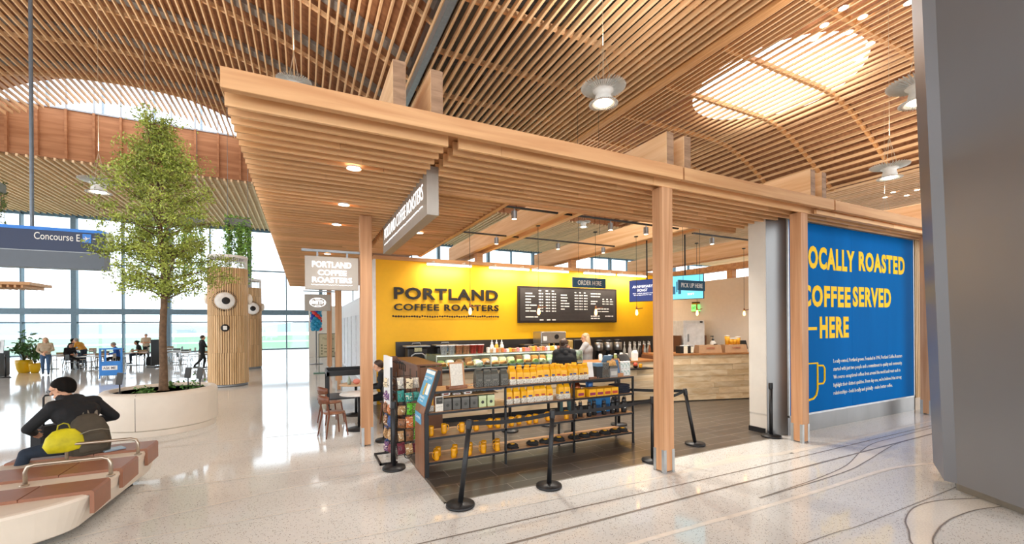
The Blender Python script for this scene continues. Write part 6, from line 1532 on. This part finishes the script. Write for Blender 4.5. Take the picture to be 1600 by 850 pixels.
    if hair:
        R = Matrix((side, lk, up)).transposed()
        g = G(); hc = hd - lk*.022 + up*.042
        n, k = 22, 14; rings = []
        for j in range(k + 1):
            t = -PI/2 + PI * j / k; ring = []
            for i in range(n):
                a = 2*PI*i/n; q = math.cos(t); x, y, z = math.sin(a)*q, math.cos(a)*q, math.sin(t)
                rx, ry, rz_ = .094, .108, .098
                # the hairline: front and cheeks are drawn back inside the head, the nape hangs lower
                f = y; cut = 1.0
                if z < -.62 + (1.12 * f if f > 0 else .5 * f): cut = .70
                if z < 0 and y < 0: rz_ = .098 + .055 * (-y)
                ring.append(tuple(hc + R @ V((x*rx*cut, y*ry*cut, z*rz_*cut))))
            rings.append(ring)
        g.smooth = True; g.loft(rings, True, True)
        if hs == 'long':
            L = []
            for z, wx, wy, oy in ((.05, .092, .07, -.05), (-.06, .105, .075, -.055), (-.15, .115, .07, -.06), (-.24, .11, .05, -.07), (-.30, .07, .03, -.07)):
                L.append([tuple(hd + R @ V((math.sin(2*PI*i/16)*wx, math.cos(2*PI*i/16)*wy + oy, z))) for i in range(16)])
            g.loft(L[::-1], True, True)
        if hs == 'bun':
            g.ball(tuple(hd - lk*.12 + up*.05), (.055, .055, .06), 12, 8); g.loft([[tuple(hd + R @ V((math.sin(2*PI*i/16)*wx, math.cos(2*PI*i/16)*wy + oy, z))) for i in range(16)] for z, wx, wy, oy in ((-.14, .04, .03, -.06), (-.09, .07, .05, -.055), (0, .09, .07, -.04))], True, True)
        if hscale != 1: g.v = [tuple(hd + (V(v) - hd)*q_) for v in g.v]
        g.build('hair', hair, o)
    g = G()
    for s in (-1, 1): g.ball(tuple(hd + (lk*.082 + side*s*.032 + up*.014)*q_), (.011, .011, .008), 8, 6)
    g.build('eyes', pm('eye_dark', '#2a1d17', .2), o)
    if glasses:
        g = G()
        for s in (-1, 1):
            cc = hd + (lk*.105 + side*s*.034 + up*.012)*q_; g.tube([tuple(cc + side*math.cos(q)*.024 + up*math.sin(q)*.018) for q in [2*PI*k/14 for k in range(14)]], .0022, 5, closed=True)
            g.tube([tuple(cc + side*s*.024), tuple(hd + (side*s*.088 + up*.018)*q_)], .002, 5)
        g.build('glasses', M_blackp, o)
    return o
H_black = pm('hair_black', '#14110f', .85, spec=.15, var=.3, scale=30, stretch=(1, 1, .1)); H_brown = pm('hair_brown', '#3a261a', .5, var=.3, scale=30); H_blond = pm('hair_blond', '#b59c78', .5, var=.2, scale=40, stretch=(1, 1, .1)); H_grey = pm('hair_grey', '#8c8780', .5)
C_black = pm('cloth_black', '#17181b', .85, var=.2, scale=10); C_jean = pm('cloth_denim', '#3d5878', .85, var=.15, scale=20); C_djean = pm('cloth_dark_denim', '#1f2b3b', .85, var=.15, scale=20); C_grey = pm('cloth_grey', '#a3a4a6', .85, var=.1, scale=10)
C_yel = pm('cloth_ochre', '#c98f35', .85, var=.1); C_blue = pm('cloth_blue', '#1b4fa0', .85, var=.15); C_beige = pm('cloth_beige', '#b5a48c', .85); C_teal = pm('cloth_teal', '#38575c', .85)

# man on the bench: seen from behind, sitting on the far side, head turned left
mx, my, mrz = -2.66, 7.56, .8
figure('man in a black hooded jacket and dark jeans sitting on the curved bench', (mx, my, 0), mrz,
       dict(SIT, pel=(0, -.02, .655), chest=(0, .10, 1.02), neck=(-.01, .20, 1.20), head=(-.05, .29, 1.33), shL=(-.21, .14, 1.13), shR=(.21, .14, 1.13), elL=(-.40, .24, .89), elR=(.42, .10, .89), wrL=(-.26, .44, .79), wrR=(.20, .36, .82),
            hipL=(-.11, .0, .63), hipR=(.11, .0, .63), knL=(-.45, .18, .60), knR=(.16, .46, .60), anL=(-.58, .24, .10), anR=(.16, .62, .10)),
       C_black, C_djean, H_black, 'short', look=(-.55, .8, -.25), bulk=1.26, voxel=.0085, hood=True, glasses=True, toe=((-.3, 1, 0), (0, 1, 0)), hscale=1.2)
# rucksack on his back
t = thing('backpack', 'olive brown rucksack on the back of the man on the bench', 'backpack', (mx + .13, my - .12, .50), mrz - .15)
M_pack = pm('rucksack_olive', '#4d463a', .85, var=.15, scale=12, bump=.2)
def softbox(g, rows, n=20, e=.55):
    rings = []
    for z, w, d, oy in rows:
        ring = []
        for i in range(n):
            a = 2*PI*i/n; c, s = math.cos(a), math.sin(a)
            ring.append((w * math.copysign(abs(c)**e, c), oy + d * math.copysign(abs(s)**e, s), z))
        rings.append(ring)
    o = g.smooth; g.smooth = True; g.loft(rings, True, True); g.smooth = o
    return g
softbox(G(), [(0, .12, .06, 0), (.02, .19, .11, 0), (.15, .205, .12, .01), (.32, .19, .11, .04), (.44, .15, .09, .08), (.50, .09, .05, .11), (.515, .02, .02, .12)]).build('body', M_pack, t)
softbox(G(), [(.05, .12, .03, -.10), (.07, .15, .05, -.10), (.2, .145, .05, -.085), (.27, .12, .035, -.07), (.285, .05, .015, -.06)]).build('front_pocket', M_pack, t)
G().tube([(-.10, .12, .46), (-.12, .20, .56), (-.14, .30, .62)], .022, 8).tube([(.10, .12, .46), (.12, .20, .56), (.14, .30, .62)], .022, 8).tube([(-.03, .12, .5), (-.02, .14, .56), (.02, .14, .56), (.03, .12, .5)], .01, 6).build('straps', pm('strap_taupe', '#7d7263', .8), t)
G().tube([(-.14, -.125, .30), (-.05, -.14, .33), (.06, -.14, .33), (.15, -.125, .30)], .006, 5).build('zip', pm('zip_grey', '#8d8878', .5), t)
t = thing('shopping_bag', 'bright yellow soft bag held in the lap of the man on the bench', 'bag', (mx - .04, my - .33, .60), mrz - .2)
softbox(G(), [(0, .04, .03, 0), (.02, .15, .06, 0), (.1, .19, .075, 0), (.2, .16, .06, .01), (.27, .10, .03, .02), (.29, .03, .01, .02)]).build('bag', pm('bag_lemon', '#cfc416', .6, var=.2, scale=9), t)
G().tube([(-.06, .02, .27), (-.05, .02, .34), (.0, .02, .36), (.04, .02, .34), (.06, .02, .27)], .008, 6).build('handle', pm('bag_lemon_handle', '#a8a012', .6), t)
t = thing('suitcase', 'dark suitcase behind the man on the bench, its black pull handle up', 'suitcase', (-3.62, 9.3, 0), .9)
G().bbox(-.2, .2, -.13, .13, .05, .62, .04).build('shell', C_black, t); G().tube([(-.1, 0, .6), (-.1, 0, 1.06), (-.08, 0, 1.09), (.08, 0, 1.09), (.1, 0, 1.06), (.1, 0, .6)], .014, 8).build('handle', M_blackp, t)
g = G()
for a in (-.15, .15):
    for b in (-.09, .09): g.cyl((a - .012, b, .03), (a + .012, b, .03), .03, n=12)
g.build('wheels', M_blackp, t)
tag(G().bbox(-.11, .11, -.08, .08, 0, .02, .004).build('tablet', pm('tablet_blue_grey', '#8fa3b3', .35), None, (-2.32, 7.5, .507)), 'flat blue grey tablet lying on the bench pad behind the man', 'tablet')
bpy.data.objects['tablet.001' if 'tablet.001' in bpy.data.objects else 'tablet'].rotation_euler = (0, 0, .6)

figure('woman in a black hoodie with dark tied hair waiting before the counter, seen from behind', (5.33, 8.15, .004), -.35, dict(BASE, elL=(-.24, .02, 1.14), wrL=(-.12, .22, 1.12), elR=(.24, .02, 1.14), wrR=(.12, .22, 1.10)),
       C_black, C_teal, H_brown, 'bun', look=(.5, .8, -.1), scale=1.055, bulk=1.15, hood=True)
figure('woman with long blond hair and a grey hoodie working behind the counter', (7.28, 9.98, .004), .75, dict(BASE, elL=(-.30, .14, 1.20), wrL=(-.22, .36, 1.30), elR=(.27, .1, 1.15), wrR=(.12, .3, 1.12)),
       C_grey, C_black, H_blond, 'long', look=(-.3, .9, -.15), scale=1.09, bulk=1.25)
figure('person in a black jacket seated at the café table behind the timber post', (1.66, 9.75, 0), 1.35, dict(SIT), C_black, C_black, H_brown, 'short', look=(.1, 1, -.2), scale=1.0, bulk=1.05)
c3 = dup(ch0, (1.70, 9.74, 0), PI - .22, label='walnut café chair under the person in the black jacket')
figure('woman with long fair hair in a beige jacket and blue jeans walking', (-10.68, 26.95, 0), PI + .35, dict(BASE, knL=(-.09, .12, .51), anL=(-.09, .10, .10), knR=(.09, .02, .50), anR=(.09, -.22, .12), elL=(-.25, .05, 1.14), wrL=(-.06, .25, 1.08), elR=(.25, .02, 1.14), wrR=(.10, .25, 1.0)),
       C_beige, C_jean, H_blond, 'long', look=(.1, 1, -.2))
figure('seated person in black with a reddish face at the pale table behind the walking woman', (-11.0, 29.9, 0), -2.2, SIT, C_black, C_black, H_black, 'short', skin=SKIN2)
figure('person in an ochre jacket bending over a table by the windows', (-10.95, 31.5, 0), 1.3, dict(BASE, chest=(0, .18, 1.22), neck=(0, .30, 1.36), head=(0, .38, 1.46), shL=(-.18, .24, 1.30), shR=(.18, .24, 1.30), elL=(-.22, .30, 1.02), elR=(.22, .30, 1.02), wrL=(-.14, .50, .98), wrR=(.14, .50, .98)), C_yel, C_djean, H_grey, 'short')
figure('person in dark clothes seated far back beside the ochre jacket', (-12.6, 34.3, 0), -1.4, dict(SIT), C_black, C_djean, H_black, 'short', skin=SKIN2, scale=1.1)
figure('man in a blue jacket seated behind the help cart looking at a phone', (-8.8, 29.2, 0), 1.9, SIT, C_blue, C_black, H_grey, 'short', look=(.1, .9, -.4))
figure('man in a beige shirt standing with bent arms before the windows', (-9.5, 36.3, 0), PI - .1, dict(BASE, elL=(-.27, .04, 1.14), wrL=(-.06, .22, 1.16), elR=(.27, .04, 1.14), wrR=(.06, .24, 1.12)), C_beige, C_black, H_grey, 'short', sleeves=False, bulk=1.2)
figure('person in a black shirt with dark hair seated left of the tree trunk', (-8.75, 32.4, 0), 1.9, SIT, C_black, C_djean, H_black, 'bun', skin=SKIN2, sleeves=False)
figure('person in a dark jacket stepping past the chairs beside the slatted pillar', (-4.75, 26.8, 0), -1.1, dict(BASE, knL=(-.09, .14, .50), anL=(-.09, .10, .10), knR=(.09, -.06, .52), anR=(.09, -.36, .16), elR=(.24, .1, 1.14), wrR=(.15, .33, 1.1)), C_black, C_black, H_brown, 'short')
tag(G().bbox(-.16, .16, -.06, .06, 0, .3, .02).build('red_folder', pm('folder_red', '#b04a34', .6), None, (-4.33, 26.85, .98)), 'red folder held by the person in the dark jacket at the pillar', 'folder')
# bags on the floor of the seating area
for x, y, lb in ((-9.4, 30.9, 'black wheeled bag beside the person in the ochre jacket'), (-7.9, 30.9, 'dark olive bag on the floor left of the person in the black shirt')):
    tag(softbox(G(), [(0, .14, .1, 0), (.02, .2, .14, 0), (.4, .19, .13, 0), (.48, .14, .08, 0), (.5, .04, .03, 0)]).build('luggage_bag', C_black, None, (x, y, 0)), lb, 'bag')
